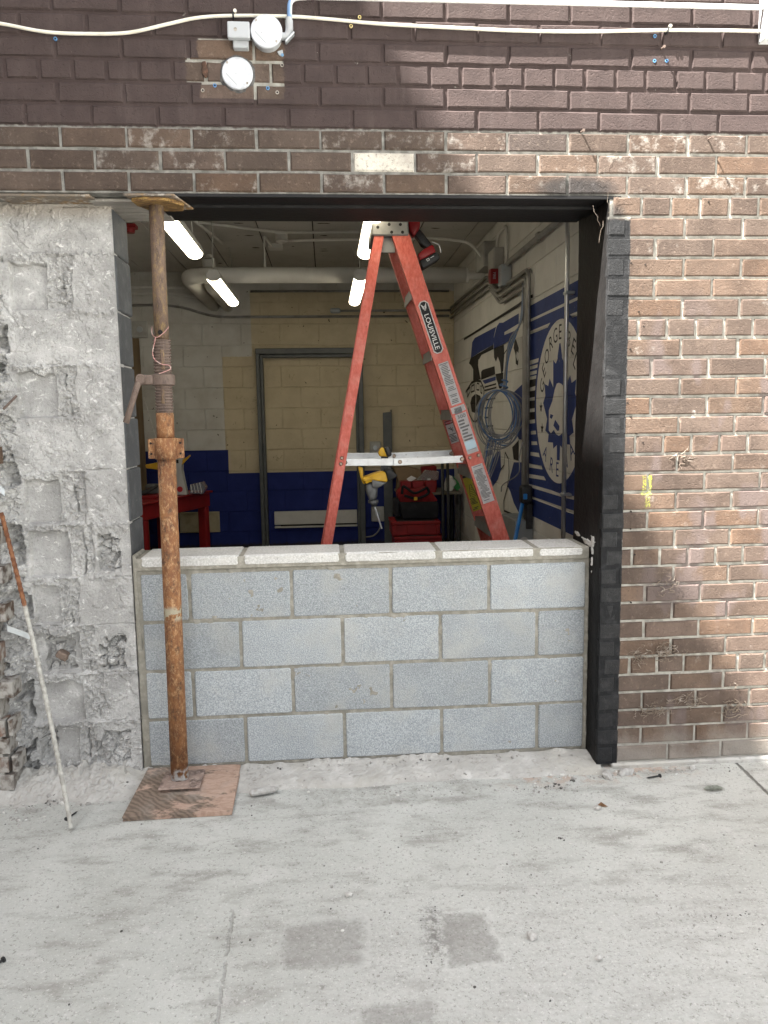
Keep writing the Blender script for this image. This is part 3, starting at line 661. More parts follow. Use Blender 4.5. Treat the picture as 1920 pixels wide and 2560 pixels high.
def ptube(z0, z1, r, seg=20): return tube(NB(), [PX(z0), PX((z0+z1)/2), PX(z1)], r, seg)
obj('outer_tube', ptube(0.012, 1.275, 0.0338), MAT_RUST, pr, True)
obj('tube_neck', ptube(1.344, 1.442, 0.0325), MAT_RUST, pr, True)
cx, cy, _ = PX(1.31)
col_ = bbox(cx-0.066, cx+0.066, cy-0.008, cy+0.008, 1.272, 1.347, 0.003)
co = obj('clamp_plate', col_, MAT_RUST, pr)
obj('clamp_sleeve', lathe(NB(), [(0.0415, 1.270), (0.0415, 1.349)], (cx, cy, 0), 'z', 20), MAT_RUST, pr, True)
MAT_DARK = M('dark_recess', (0.012, 0.011, 0.01), 0.9, bump=(60, 0.001))
for sx in (-1, 1):
    for z in (1.290, 1.330):
        obj('bolt_hole', lathe(NB(), [(0.0042, -0.002), (0.0042, 0.0004)], (cx+sx*0.054, cy-0.0085, z), 'y', 10), MAT_DARK, co)
prof = []
nth = 24
for k in range(nth):
    za = 1.442 + (1.711-1.442)*k/nth; st = (1.711-1.442)/nth
    prof += [(0.0292, za), (0.0292, za+st*0.30), (0.0332, za+st*0.5), (0.0332, za+st*0.8)]
bm = lathe(NB(), prof, (0, 0, 0), 'z', 20)
for v in bm.verts: p = PX(v.co.z); v.co.x += p[0]; v.co.y += p[1]
obj('threaded_tube', bm, MAT_RUST3, pr)
obj('inner_tube', ptube(1.712, 2.196, 0.0263), MAT_RUST2, pr, True)
p = PX(1.61); obj('slot', bev(box(NB(), p[0]+0.000, p[0]+0.013, p[1]-0.0362, p[1]-0.02, 1.60, 1.672), 0.003), MAT_RUST2, pr)
p = PX(1.50); obj('slot', bev(box(NB(), p[0]-0.004, p[0]+0.008, p[1]-0.0362, p[1]-0.02, 1.475, 1.548), 0.003), MAT_RUST2, pr)
p = PX(1.734); obj('pin_hole', lathe(NB(), [(0.0085, -0.004), (0.0085, 0.0)], (p[0]+0.002, p[1]-0.0268, 1.734), 'y', 12), MAT_DARK, pr)
p = PX(1.563)
nut = obj('collar_nut', bev(lathe(NB(), [(0.043, 1.543), (0.043, 1.584)], (p[0], p[1], 0), 'z', 18), 0.004), MAT_RUST3, pr)
obj('nut_lug', bbox(p[0]-0.086, p[0]-0.03, p[1]-0.032, p[1]+0.006, 1.545, 1.582, 0.009, 2), MAT_RUST3, nut)
obj('handle', tube(NB(), [(p[0]-0.075, p[1]-0.034, 1.566), (p[0]-0.085, p[1]-0.043, 1.545), (p[0]-0.108, p[1]-0.05, 1.475), (p[0]-0.131, p[1]-0.055, 1.407)], [0.0125, 0.0115, 0.011, 0.0115], 10), MAT_RUST3, pr, True)
obj('handle_pivot', lathe(NB(), [(0.016, -0.02), (0.019, -0.012), (0.019, 0.012)], (p[0]-0.073, p[1]-0.03, 1.566), 'y', 16), MAT_RUST3, pr)
tx, ty, _ = PX(2.2)
obj('head_plate', bev(prism(NB(), [(tx-0.095, ty-0.085), (tx+0.08, ty-0.085), (tx+0.118, ty+0.10), (tx-0.055, ty+0.10)], 'z', 2.199, 2.2065), 0.002), MAT_RUSTPLATE, pr)
MAT_YWOOD = M('split_wood', (0.16, 0.085, 0.03), 0.85, layers=[(26, (0.30, 0.19, 0.06), 0.48, 0.6), (40, (0.05, 0.032, 0.018), 0.5, 0.62)], bump=(70, 0.004), stretch=(1, 6, 6))
obj('wood_shim', bev(prism(NB(), [(tx-0.075, ty-0.06), (tx-0.03, ty-0.078), (tx+0.05, ty-0.075), (tx+0.10, ty+0.0), (tx+0.085, ty+0.07), (tx-0.03, ty+0.08), (tx-0.07, ty+0.0)], 'z', 2.1855, 2.1985), 0.003), MAT_YWOOD, pr)
MAT_PLATE = M('base_plate_rust', (0.27, 0.20, 0.165), 0.85, layers=[(18, (0.13, 0.095, 0.08), 0.48, 0.62), (50, (0.36, 0.28, 0.24), 0.5, 0.7)], bump=(60, 0.003))
bm = bev(prism(NB(), [(-0.112, -0.085), (0.045, -0.082), (0.045, 0.068), (-0.112, 0.064)], 'z', 0.004, 0.0115), 0.002)
obj('base_plate', bm, MAT_PLATE, pr)
MAT_PINK = M('pink_wire', (0.40, 0.21, 0.19), 0.6, layers=[(40, (0.48, 0.36, 0.32), 0.45, 0.6)])
q = PX(1.66)
wirepts = [(-0.030, -0.010, 1.756), (-0.027, -0.028, 1.728), (-0.008, -0.040, 1.715), (0.018, -0.030, 1.735), (0.034, -0.022, 1.755)]
w1 = tube(NB(), spline([(q[0]+a, q[1]+b, z) for a, b, z in wirepts]), 0.0013, 6)
tube(w1, spline([(q[0]+a, q[1]+b, z) for a, b, z in ((-0.012, -0.040, 1.717), (-0.020, -0.037, 1.690), (-0.028, -0.034, 1.660), (-0.020, -0.039, 1.635), (0.006, -0.042, 1.618), (0.028, -0.034, 1.615), (0.033, -0.03, 1.602), (0.010, -0.042, 1.590), (-0.006, -0.046, 1.584))]), 0.0016, 6)
tag(obj('binding_wire', w1, MAT_PINK, loc=(q[0], q[1], 1.58)), 'pink binding wire twisted round the threaded part of the shoring post', 'wire')

# plywood pad under the prop
def make_ply():
    g = G('plywood', 0.85, spec=0.25); v = g.vec((1.0, 9, 9)); 
    c = g.mix(g.ss(g.noise(12, 5, 0.65, v=g.vec((2.2, 6, 1)), dist=1.2), 0.40, 0.58), (0.33, 0.225, 0.17), (0.42, 0.30, 0.235))
    x, y, z = g.xyz()
    dark = g.ss(g.add(g.noise(7, 5, 0.7, v=g.vec((1, 1.8, 1), (4, 3, 0))), g.mul(g.inv(g.ss(g.add(x, g.mul(y, 0.5)), -0.22, 0.05)), 0.22)), 0.53, 0.63)
    wv = g.n('ShaderNodeTexWave', wave_type='BANDS', bands_direction='DIAGONAL'); g.put(wv.inputs[0], g.pos()); wv.inputs['Scale'].default_value = 22; wv.inputs['Distortion'].default_value = 6; wv.inputs['Detail'].default_value = 2; wv.inputs['Detail Scale'].default_value = 1.2
    gr = g.mix(wv.outputs[1], (0.10, 0.078, 0.06), (0.20, 0.155, 0.12))
    c = g.mix(g.mul(dark, 0.9), c, gr)
    c = g.mix(g.mul(g.ss(g.noise(5, 4), 0.5, 0.7), 0.35), c, (0.36, 0.34, 0.31)); g.color(c)
    g.bump(g.noise(50, 4, 0.6, v=g.vec((1, 5, 5))), 0.002); return g.m
MAT_PLY = make_ply()
ply = thing('plywood_pad', 'weathered plywood square lying on the concrete under the shoring post', 'plywood', (0, -0.04, -0.03))
pts = [(-0.208, -0.228), (0.186, -0.222), (0.182, 0.116), (-0.192, 0.119)]
for k in range(3):
    bm = NB(); A = []; B = []
    for x, y in pts:
        e = random.uniform(-0.0025, 0.0025); zb = -0.035 + (y+0.23)*0.06
        A.append(bm.verts.new((x+e, y+e, zb + 0.0062*k))); B.append(bm.verts.new((x+e, y+e, zb + 0.0062*k + 0.0058)))
    bm.faces.new(A); bm.faces.new(B[::-1])
    for i in range(4): bm.faces.new((A[i], B[i], B[(i+1) % 4], A[(i+1) % 4]))
    obj('ply_layer', bev(bm, 0.0007), MAT_PLY, ply)

# ================================================================== REBAR, STRAPS
def make_rebar():
    g = G('rebar_steel', 0.85, 0.1, 0.25); x, y, z = g.xyz()
    m = g.ss(g.add(z, g.mul(g.noise(60, 3), 0.02)), 0.742, 0.752)
    c = g.mix(m, g.mix(g.ss(g.noise(40, 4), 0.4, 0.65), (0.45, 0.44, 0.40), (0.31, 0.30, 0.27)), g.mix(g.ss(g.noise(50, 4), 0.4, 0.6), (0.13, 0.055, 0.03), (0.24, 0.11, 0.055)))
    g.color(c); g.bump(g.noise(120, 4), 0.002); return g.m
rp0 = Vector((-0.377, -0.272, GROUND_Z+0.012)); rp1 = Vector((-0.672, 0.062, 1.075))
L = (rp1-rp0).length; npt = 150; pts = []; rr = []
for i in range(npt):
    t = i/(npt-1); pts.append(rp0.lerp(rp1, t) + Vector((0.012*math.sin(t*math.pi), 0, 0.0))); rr.append(0.0078 + (0.0017 if i % 3 == 0 else 0))
tag(obj('rebar', tube(NB(), pts, rr, 10), make_rebar(), loc=tuple(rp0)), 'ribbed steel bar with rusty upper end leaning against the stripped pillar', 'rebar')
MAT_GALV = M('galvanised_strip', (0.42, 0.45, 0.47), 0.45, 0.6, layers=[(20, (0.42, 0.44, 0.45), 0.4, 0.7), (50, (0.3, 0.28, 0.25), 0.62, 0.7)], bump=(80, 0.001))
def strap(name, path, w, label):
    bm = NB()
    P = [Vector(p) for p in path]
    L_ = []; R_ = []
    for p in P: L_.append(p + Vector((0, 0, w/2))); R_.append(p - Vector((0, 0, w/2)))
    for i in range(len(P)-1):
        a = [bm.verts.new(v) for v in (L_[i], L_[i+1], R_[i+1], R_[i])]; b = [bm.verts.new(v + Vector((0.0015, 0.0015, 0))) for v in (L_[i], L_[i+1], R_[i+1], R_[i])]
        bm.faces.new(a); bm.faces.new(b[::-1])
        for k in range(4): bm.faces.new((a[k], b[k], b[(k+1) % 4], a[(k+1) % 4]))
    tag(obj(name, bm, MAT_GALV, loc=tuple(P[0])), label, 'wall tie')
strap('wall_tie', [(-0.70, 0.045, 1.20), (-0.672, 0.055, 1.172), (-0.655, 0.06, 1.153)], 0.026, 'bent galvanised wall tie sticking out level with the middle of the stripped pillar')
strap('wall_tie', [(-0.690, 0.035, 0.70), (-0.680, 0.03, 0.66), (-0.666, 0.02, 0.635), (-0.625, 0.06, 0.60), (-0.597, 0.09, 0.572)], 0.022, 'twisted grey wall tie low down beside the rusty steel bar')
tag(obj('nail', tube(NB(), [(-0.603, 0.112, 1.515), (-0.640, 0.075, 1.465)], 0.0045, 8), MAT_RUST3, loc=(-0.61, 0.1, 1.5)), 'bent grey spike in the pillar mortar near its left edge', 'nail')
MAT_FIL = M('pale_wire', (0.6, 0.58, 0.54), 0.6, layers=[(40, (0.5, 0.48, 0.45), 0.4, 0.6)])

# ================================================================== WALL FIXTURES
MAT_PVC = M('grey_plastic', (0.36, 0.375, 0.39), 0.45, layers=[(12, (0.30, 0.31, 0.32), 0.45, 0.7)], spec=0.4)
MAT_WHT = M('scuffed_white_cover', (0.50, 0.52, 0.555), 0.5, layers=[(16, (0.37, 0.38, 0.405), 0.5, 0.72), (70, (0.22, 0.22, 0.2), 0.68, 0.72)], spec=0.4)
MAT_SCREW = M('screw_head', (0.35, 0.32, 0.28), 0.5, 0.5, layers=[(80, (0.2, 0.18, 0.15), 0.5, 0.6)])
bx_ = thing('junction_box', 'small rectangular grey plastic junction box beside the upper round cover', 'junction box', (0.295, 0, 2.73))
obj('lid', bbox(0.257, 0.334, -0.052, -0.028, 2.727, 2.781, 0.004, 2), MAT_PVC, bx_)
obj('body', bbox(0.272, 0.326, -0.0279, 0.003, 2.706, 2.776, 0.003), MAT_PVC, bx_)
obj('knockout', lathe(NB(), [(0.006, -0.0535), (0.006, -0.05)], (0.285, 0, 2.754), 'y', 14), MAT_SCREW, bx_)
def roundbox(label, x, z, r, depth, lug):
    t = thing('round_junction_box', label, 'junction box', (x, 0, z))
    if depth > 0.02: obj('body', lathe(NB(), [(r*0.93, 0.003), (r*0.95, -depth+0.006)], (x, 0, z), 'y', 32), MAT_PVC, t, False)
    cv_ = obj('cover', lathe(NB(), [(r, -depth+0.006), (r, -depth-0.001), (r-0.003, -depth-0.004)], (x, 0, z), 'y', 36), MAT_WHT, t)
    for a, b in ((-0.62, 0.62), (0.62, -0.62)):
        obj('screw', lathe(NB(), [(0.0042, -depth-0.006), (0.0042, -depth-0.002)], (x+a*r, 0, z+b*r), 'y', 10), MAT_SCREW, cv_)
    obj('emboss', bev(obox(NB(), (x-0.72*r, -depth-0.0042, z-0.02*r), (x-0.05*r, -depth-0.0042, z-0.72*r), (0, 1, 0), 0.0012, 0.0035), 0.0003), MAT_PVC, cv_)
    if lug:
        l_ = obj('fixing_lug', bev(prism(NB(), [(x+0.60*r, z-0.86*r), (x+0.95*r, z-0.75*r), (x+1.0*r, z-1.12*r), (x+0.93*r, z-1.18*r), (x+0.72*r, z-1.08*r)], 'y', -0.006, 0.003), 0.001), MAT_PVC, t)
        obj('screw', lathe(NB(), [(0.005, -0.009), (0.005, -0.005)], (x+0.93*r, 0, z-1.08*r), 'y', 10), M('blue_screw', (0.12, 0.25, 0.42), 0.5), l_)
    return t
roundbox('upper round junction box with scuffed white cover and grey conduit elbow at its side', 0.391, 2.753, 0.055, 0.045, True)
roundbox('lower round white cover plate set flush in a ring of dark sealant', 0.282, 2.629, 0.0545, 0.008, False)
MAT_SEAL = M('dark_sealant', (0.05, 0.05, 0.05), 0.7, layers=[(40, (0.11, 0.105, 0.10), 0.45, 0.65)], bump=(60, 0.003))
a = np.linspace(0, 2*np.pi, 60); rad = np.linspace(0.03, 1, 6); AA, RR = np.meshgrid(a, rad)
rr_ = RR*(0.064 + 0.010*fbm(np.cos(AA)*3, np.sin(AA)*3, 1.2, 3, 4))
tag(grid_mesh('sealant_patch', np.stack([0.282+rr_*np.cos(AA), -0.0045 + 0.006*sst(RR, 0.8, 1.0), 2.629+rr_*np.sin(AA)], -1), MAT_SEAL, None), 'dark sealant smeared on the bricks round the lower white cover', 'sealant')
def make_conduit():
    g = G('white_conduit', 0.45, spec=0.4); x, y, z = g.xyz()
    c = g.mix(g.ss(g.noise(10, 4), 0.4, 0.7), (0.66, 0.67, 0.66), (0.55, 0.56, 0.54))
    bl = g.mul(g.inv(g.ss(g.add(x, g.mul(g.noise(40, 3), 0.03)), 0.49, 0.50)), g.ss(z, 2.80, 2.81))
    c = g.mix(bl, c, (0.16, 0.27, 0.47)); g.color(c); return g.m
MAT_COND = make_conduit()
cd = thing('conduit', 'white conduit running along the top of the wall from the round box', 'conduit', (0.472, -0.03, 2.75))
obj('pipe', tube(NB(), bend([(0.471, -0.028, 2.79), (0.474, -0.028, 2.868), (0.53, -0.028, 2.876), (1.3, -0.028, 2.878), (2.6, -0.028, 2.880)], 0.045, 8), 0.0088, 12), MAT_COND, cd, True)
obj('coupling', tube(NB(), [(0.470, -0.028, 2.765), (0.470, -0.028, 2.797), (0.470, -0.028, 2.798), (0.470, -0.028, 2.806)], [0.0135, 0.0135, 0.0115, 0.0115], 14), MAT_PVC, cd)
el = obj('elbow', tube(NB(), bend([(0.440, -0.028, 2.745), (0.462, -0.028, 2.744), (0.470, -0.028, 2.768)], 0.012), 0.0125, 14), MAT_PVC, cd)
obj('elbow_cap', bev(obox(NB(), (0.455, -0.028, 2.724), (0.487, -0.028, 2.757), (0, 1, 0), 0.026, 0.006), 0.002), MAT_GALV, el)
obj('end_box', bbox(2.196, 2.27, -0.05, 0.003, 2.765, 2.93, 0.005, 2), M('white_box', (0.66, 0.67, 0.68), 0.5, layers=[(20, (0.55, 0.56, 0.57), 0.45, 0.65)]), cd)
MAT_CABLE = M('cream_cable', (0.66, 0.63, 0.54), 0.5, layers=[(15, (0.55, 0.52, 0.44), 0.45, 0.7)], spec=0.4)
cab = [(-0.95, 2.80), (-0.70, 2.795), (-0.517, 2.773), (-0.365, 2.749), (-0.209, 2.746), (-0.083, 2.753), (0.045, 2.782), (0.149, 2.805), (0.269, 2.815), (0.471, 2.817), (0.593, 2.812), (0.805, 2.799), (1.054, 2.792), (1.307, 2.787), (1.563, 2.790), (1.849, 2.801), (2.227, 2.805), (2.7, 2.80)]
tag(obj('cable', tube(NB(), spline([(x, -0.015 if x < 0.3 or x > 0.6 else -0.0155, z) for x, z in cab], 6), 0.0058, 10), MAT_CABLE, loc=(0.269, 0, 2.815), smooth=True), 'cream cable sagging across the top of the painted brick wall', 'cable')
MAT_BLKPL = M('black_plastic', (0.018, 0.018, 0.019), 0.5, layers=[(20, (0.03, 0.03, 0.03), 0.4, 0.7)])
for x, z, lab in ((0.279, 2.822, 'black cable clip with pale nail above the rectangular grey box'), (1.846, 2.806, 'black cable clip with pale nail at the right of the sagging cable')):
    t = thing('cable_clip', lab, 'cable clip', (x, 0, z), 'clips holding the cream cable')
    obj('clip', bbox(x-0.006, x+0.0, -0.0235, 0.002, z-0.016, z+0.004, 0.002), MAT_BLKPL, t)
    obj('nail_head', lathe(NB(), [(0.0055, -0.026), (0.0065, -0.022), (0.003, -0.021), (0.003, 0.003)], (x+0.004, 0, z+0.006), 'y', 10), MAT_CABLE, t)
MAT_PLUG = M('blue_plug', (0.06, 0.17, 0.36), 0.5, layers=[(60, (0.1, 0.25, 0.45), 0.4, 0.6)])
MAT_BRASS = M('yellow_plug', (0.62, 0.48, 0.16), 0.5, layers=[(60, (0.7, 0.6, 0.3), 0.4, 0.6)])
plug_l = thing  # plugs are tiny rings with a dark hole
def plug(x, z, m, label, group):
    t = thing('wall_plug', label, 'wall plug', (x, 0, z), group)
    bm = NB(); seg = 12
    for (r0, r1, y0, y1) in ((0.0062, 0.0034, -0.003, -0.003),):
        A = [bm.verts.new((x+r0*math.cos(2*math.pi*k/seg), y0, z+r0*math.sin(2*math.pi*k/seg))) for k in range(seg)]
        B = [bm.verts.new((x+r1*math.cos(2*math.pi*k/seg), y1, z+r1*math.sin(2*math.pi*k/seg))) for k in range(seg)]
        C = [bm.verts.new((x+r0*math.cos(2*math.pi*k/seg), 0.004, z+r0*math.sin(2*math.pi*k/seg))) for k in range(seg)]
        for k in range(seg):
            bm.faces.new((A[k], A[(k+1) % seg], B[(k+1) % seg], B[k])); bm.faces.new((C[k], C[(k+1) % seg], A[(k+1) % seg], A[k]))
    obj('rim', bm, m, t)
    obj('hole', lathe(NB(), [(0.0036, -0.002), (0.0036, 0.004)], (x, 0, z), 'y', 10), MAT_DARK, t)
for x, z, lab in ((-0.339, 2.734, 'blue wall plug in the painted joint under the left of the cable'), (0.201, 2.590, 'blue wall plug just below left of the lower white cover'), (0.387, 2.584, 'blue wall plug below right of the lower white cover'),
                  (1.802, 2.786, 'upper blue wall plug under the right of the cable'), (1.803, 2.701, 'left one of the lower pair of blue wall plugs on the right'), (1.849, 2.702, 'right one of the lower pair of blue wall plugs on the right')):
    plug(x, z, MAT_PLUG, lab, 'blue plugs in the painted bricks')
plug(0.719, 2.827, MAT_BRASS, 'upper yellow wall plug between cable and conduit', 'yellow plugs near the cable'); plug(0.688, 2.797, MAT_BRASS, 'lower yellow wall plug just under the cable', 'yellow plugs near the cable')
for x, z in ((0.158, 2.573), (0.42, 2.57), (0.44, 2.662)): plug(x, z, MAT_SCREW, {0.158: 'grey plug at the lower left corner of the bare brick patch', 0.42: 'grey plug at the lower right corner of the bare brick patch', 0.44: 'dark plug at the right edge of the bare brick patch'}[x], 'grey plugs round the bare patch')
# broken-out hole in a brick beside the lower cover
tag(obj('brick_hole', bev(prism(NB(), [(0.160, 2.668), (0.172, 2.670), (0.178, 2.65), (0.178, 2.622), (0.168, 2.616), (0.158, 2.63), (0.162, 2.65)], 'y', -0.0045, 0.01), 0.001), M('hole_shadow_brick', (0.06, 0.035, 0.025), 0.95, layers=[(50, (0.14, 0.075, 0.05), 0.5, 0.65)], bump=(50, 0.004)), loc=(0.168, 0, 2.64)), 'dark broken hole in a brick left of the lower white cover', 'hole')
def wnail(x, z, ln, label, drop=0.004):
    t = thing('masonry_nail', label, 'nail', (x, 0, z), 'nails left in the brick wall')
    obj('shank', tube(NB(), [(x, 0.02, z), (x+0.002, -ln, z-drop)], 0.0032, 8), MAT_RUST3, t)
    obj('head', tube(NB(), [(x+0.002, -ln-0.003, z-drop), (x+0.002, -ln, z-drop)], 0.0055, 10), MAT_RUST3, t)
wnail(2.017, 2.43, 0.036, 'grey masonry nail in the bare bricks at the far right'); wnail(1.531, 2.452, 0.022, 'short nail in chipped mortar above the right end of the lintel'); wnail(1.826, 2.744, 0.024, 'pale nail just above the pair of blue plugs')
# ================================================================== DRY VINES ON THE RIGHT
MAT_VINE = M('dry_vine', (0.17, 0.135, 0.105), 0.9, layers=[(40, (0.30, 0.26, 0.22), 0.5, 0.65), (60, (0.08, 0.06, 0.05), 0.6, 0.7)])
def vine(x, z, w, h, n, label, seed):
    r = random.Random(seed); bm = NB()
    for i in range(n):
        p = Vector((x + r.gauss(0, w*0.28), -0.004, z + r.gauss(0, h*0.28))); a = r.uniform(0, 6.28); pts = []
        for k in range(r.randint(5, 10)):
            pts.append(p.copy()); a += r.gauss(0, 0.75)
            p = p + Vector((math.cos(a)*r.uniform(.006, .013)*1.4, r.uniform(-.005, .004), math.sin(a)*r.uniform(.005, .011)))
            p.y = min(-0.002, max(-0.022, p.y)); p.x += (x-p.x)*0.08; p.z += (z-p.z)*0.08
        tube(bm, pts, [r.uniform(.0009, .0024)*(1-0.6*k/len(pts)) for k in range(len(pts))], 5)
    tag(obj('dried_vine', bm, MAT_VINE, loc=(x, 0, z)), label, 'dried vine', 'dead creeper stems on the bare bricks')
vine(1.818, 0.435, 0.05, 0.07, 16, 'hooked clump of dead creeper beside the black jamb bricks', 1); vine(1.925, 0.45, 0.11, 0.06, 24, 'thick knot of dead creeper right of the hooked clump', 2)
vine(1.86, 0.205, 0.16, 0.05, 22, 'low spread of dead creeper near the foot of the wall', 3); vine(2.215, 0.19, 0.07, 0.12, 24, 'tangled dead creeper at the lower right edge of the wall', 4)
vine(1.93, 0.72, 0.06, 0.08, 9, 'faint dead creeper tuft below the cover-up paint', 5); vine(2.03, 0.24, 0.20, 0.05, 16, 'thin trailing dead creeper between the two low tangles', 6)
vine(1.95, 1.25, 0.08, 0.07, 8, 'sparse dead creeper threads right above the yellow spray mark', 7)
r = random.Random(8); bm = NB()
for i in range(7):
    p = Vector((1.60 + r.gauss(0, .05), -0.004, 2.19 + r.gauss(0, .05))); a = r.uniform(0, 6.28); pts = []
    for k in range(8): pts.append(p.copy()); a += r.gauss(0, .5); p = p + Vector((math.cos(a)*.012, r.uniform(-.003, .003), math.sin(a)*.012)); p.y = max(-0.012, min(-0.002, p.y))
    tube(bm, pts, 0.0004, 4)
tag(obj('dried_vine', bm, MAT_VINE, loc=(1.6, 0, 2.2)), 'hair-thin dead creeper threads over the upper right corner of the opening', 'dried vine', 'dead creeper stems on the bare bricks')

# ================================================================== THINGS LYING ON THE GROUND
def rock(bm, c, s, seed, flat=0.6):
    r = random.Random(seed); geo = bmesh.ops.create_icosphere(bm, subdivisions=1, radius=1.0)
    ax = [s[0]*r.uniform(.8, 1.2), s[1]*r.uniform(.8, 1.2), s[2]]; rz = Matrix.Rotation(r.uniform(0, 6.28), 3, 'Z')
    for v in geo['verts']:
        q = Vector((v.co.x*ax[0], v.co.y*ax[1], v.co.z*ax[2]))*r.uniform(.72, 1.18); v.co = rz @ q + Vector(c)
    return bm
bm = NB(); P0 = Vector((0.292, -0.085, -0.012)); tube(bm, [P0 + Vector((-0.055, -0.012, 0)), P0 + Vector((-0.048, -0.008, 0.002)), P0 + Vector((-0.01, 0, 0.003)), P0 + Vector((0.035, 0.012, 0.002)), P0 + Vector((0.05, 0.02, 0))], [0.006, 0.015, 0.017, 0.015, 0.008], 9)
for v in bm.verts: v.co.z = max(GROUND_Z+0.001, -0.02 + (v.co.z+0.012)*0.8)
tag(obj('mortar_lump', bm, MAT_STONE, loc=(0.29, -0.085, -0.03)), 'elongated pale mortar lump on the concrete right of the plywood', 'mortar lump')
lumps = [((-0.63, -0.42), 0.016, 'small round grey stone on the concrete left of the plywood'), ((1.53, -0.32), 0.014, 'grey pebble beside the small brown leaf on the right'),
         ((0.60, -0.74), 0.012, 'small pale stone above the damp rectangle in the middle'), ((1.26, -1.08), 0.012, 'dark pebble towards the bottom of the picture'), ((1.105, -0.98), 0.016, 'crumb of concrete right of the squarer damp patch')]
for i, ((x, y), s, lab) in enumerate(lumps):
    tag(obj('stone', rock(NB(), (x, y, GROUND_Z+s*0.5), (s, s, s*0.7), 60+i), MAT_STONE, loc=(x, y, GROUND_Z)), lab, 'stone')
for i, (x, y, a, b, c, lab) in enumerate(((1.66, -0.075, 0.045, 0.022, 0.018, 'flat brick-coloured chip at the foot of the black jamb'), (1.745, -0.06, 0.05, 0.02, 0.02, 'broken grey slab chip under the bare brick wall'), (2.03, -0.045, 0.018, 0.014, 0.014, 'small pale chip on the edge of the footing at the right'))):
    tag(obj('rubble_chip', rock(NB(), (x, y, GROUND_Z+c*0.5), (a, b, c), 80+i), MAT_STONE, loc=(x, y, GROUND_Z)), lab, 'rubble')
def gnail(x, y, a, label, ln=0.055):
    t = thing('nail', label, 'nail', (x, y, GROUND_Z)); d = Vector((math.cos(a), math.sin(a), 0)); p = Vector((x, y, GROUND_Z+0.006))
    obj('shank', tube(NB(), [p, p + d*ln*0.85, p + d*ln], [0.0035, 0.003, 0.0008], 8), MAT_BLKPL, t)
    obj('head', tube(NB(), [p - d*0.005, p], 0.008, 10), MAT_BLKPL, t)
gnail(-0.418, -0.195, 1.15, 'black masonry nail on the ground beside the leaning steel bar'); gnail(1.865, -0.10, 3.35, 'black masonry nail lying along the foot of the right-hand bricks', 0.06); gnail(-0.345, -0.935, 4.2, 'black masonry nail at the left edge of the foreground', 0.06)
lf = NB(); a = [lf.verts.new(p) for p in ((1.985, -0.222, GROUND_Z+0.006), (2.01, -0.205, GROUND_Z+0.010), (2.045, -0.212, GROUND_Z+0.014), (2.07, -0.226, GROUND_Z+0.006), (2.045, -0.24, GROUND_Z+0.012), (2.012, -0.242, GROUND_Z+0.009))]
m_ = lf.verts.new((2.03, -0.225, GROUND_Z+0.004))
for i in range(6): lf.faces.new((a[i], a[(i+1) % 6], m_))
bmesh.ops.solidify(lf, geom=lf.faces[:], thickness=0.0006)
tag(obj('dry_leaf', lf, M('grey_leaf', (0.34, 0.36, 0.31), 0.85, layers=[(60, (0.25, 0.26, 0.22), 0.45, 0.6)]), loc=(2.03, -0.225, GROUND_Z)), 'curled grey dry leaf on the ground at the right', 'leaf')
lf = NB(); a = [lf.verts.new(p) for p in ((1.54, -0.295, GROUND_Z+0.004), (1.556, -0.288, GROUND_Z+0.012), (1.574, -0.312, GROUND_Z+0.005), (1.556, -0.306, GROUND_Z+0.003))]; lf.faces.new(a)
bmesh.ops.solidify(lf, geom=lf.faces[:], thickness=0.0006)
tag(obj('dry_leaf', lf, M('brown_leaf', (0.30, 0.17, 0.09), 0.85, layers=[(60, (0.2, 0.11, 0.06), 0.45, 0.6)]), loc=(1.55, -0.3, GROUND_Z)), 'tiny curled brown leaf on the right-hand concrete', 'leaf')
r = random.Random(42); bm = NB()
def grit(n, cx, cy, sx, sy, lo, hi, z=None):
    for i in range(n):
        x = cx + r.gauss(0, sx); y = cy + r.gauss(0, sy); s = lo*(hi/lo)**r.random()
        if y > 0.10: continue
        zz = GROUND_Z if y < -0.04 or x > 1.64 else GROUND_Z + 0.030*min(1, (y+0.04)/0.08)
        if y > -0.016 and x > 1.6: continue
        if -0.235 < x < 0.20 and -0.24 < y < 0.12: continue
        g0 = len(bm.verts); geo = bmesh.ops.create_icosphere(bm, subdivisions=1, radius=1.0) if s > 0.004 else bmesh.ops.create_cone(bm, cap_ends=True, segments=4, radius1=1, radius2=0.4, depth=1.2)
        q = Vector((s*r.uniform(.7, 1.4), s*r.uniform(.7, 1.4), s*r.uniform(.4, .9)))
        rot = Matrix.Rotation(r.uniform(0, 6.28), 3, 'Z')
        for v in geo['verts']: v.co = rot @ Vector((v.co.x*q.x, v.co.y*q.y, v.co.z*q.z))*r.uniform(.8, 1.15) + Vector((x, y, zz + q.z*0.45))
grit(70, 1.42, -0.13, 0.07, 0.03, 0.002, 0.008); grit(70, 1.66, -0.06, 0.12, 0.02, 0.002, 0.010); grit(90, 0.8, -0.10, 0.35, 0.03, 0.0015, 0.006)
grit(150, -0.45, -0.02, 0.14, 0.05, 0.002, 0.012); grit(50, 0.825, -0.94, 0.02, 0.08, 0.0015, 0.004); grit(110, 1.72, -0.95, 0.13, 0.05, 0.0015, 0.004); grit(40, 1.15, -0.9, 0.10, 0.07, 0.0015, 0.004)
grit(620, 0.9, -0.7, 0.8, 0.42, 0.0012, 0.0050); grit(60, 2.0, -0.05, 0.2, 0.02, 0.0015, 0.006); grit(150, 0.75, 0.085, 0.5, 0.018, 0.0015, 0.006); grit(90, 0.75, -0.03, 0.5, 0.02, 0.0015, 0.005); grit(60, -0.62, -0.10, 0.05, 0.07, 0.002, 0.008)
kind(obj('gravel', bm, MAT_GRIT), 'stuff')['label'] = 'loose grit and crumbs scattered over the concrete'
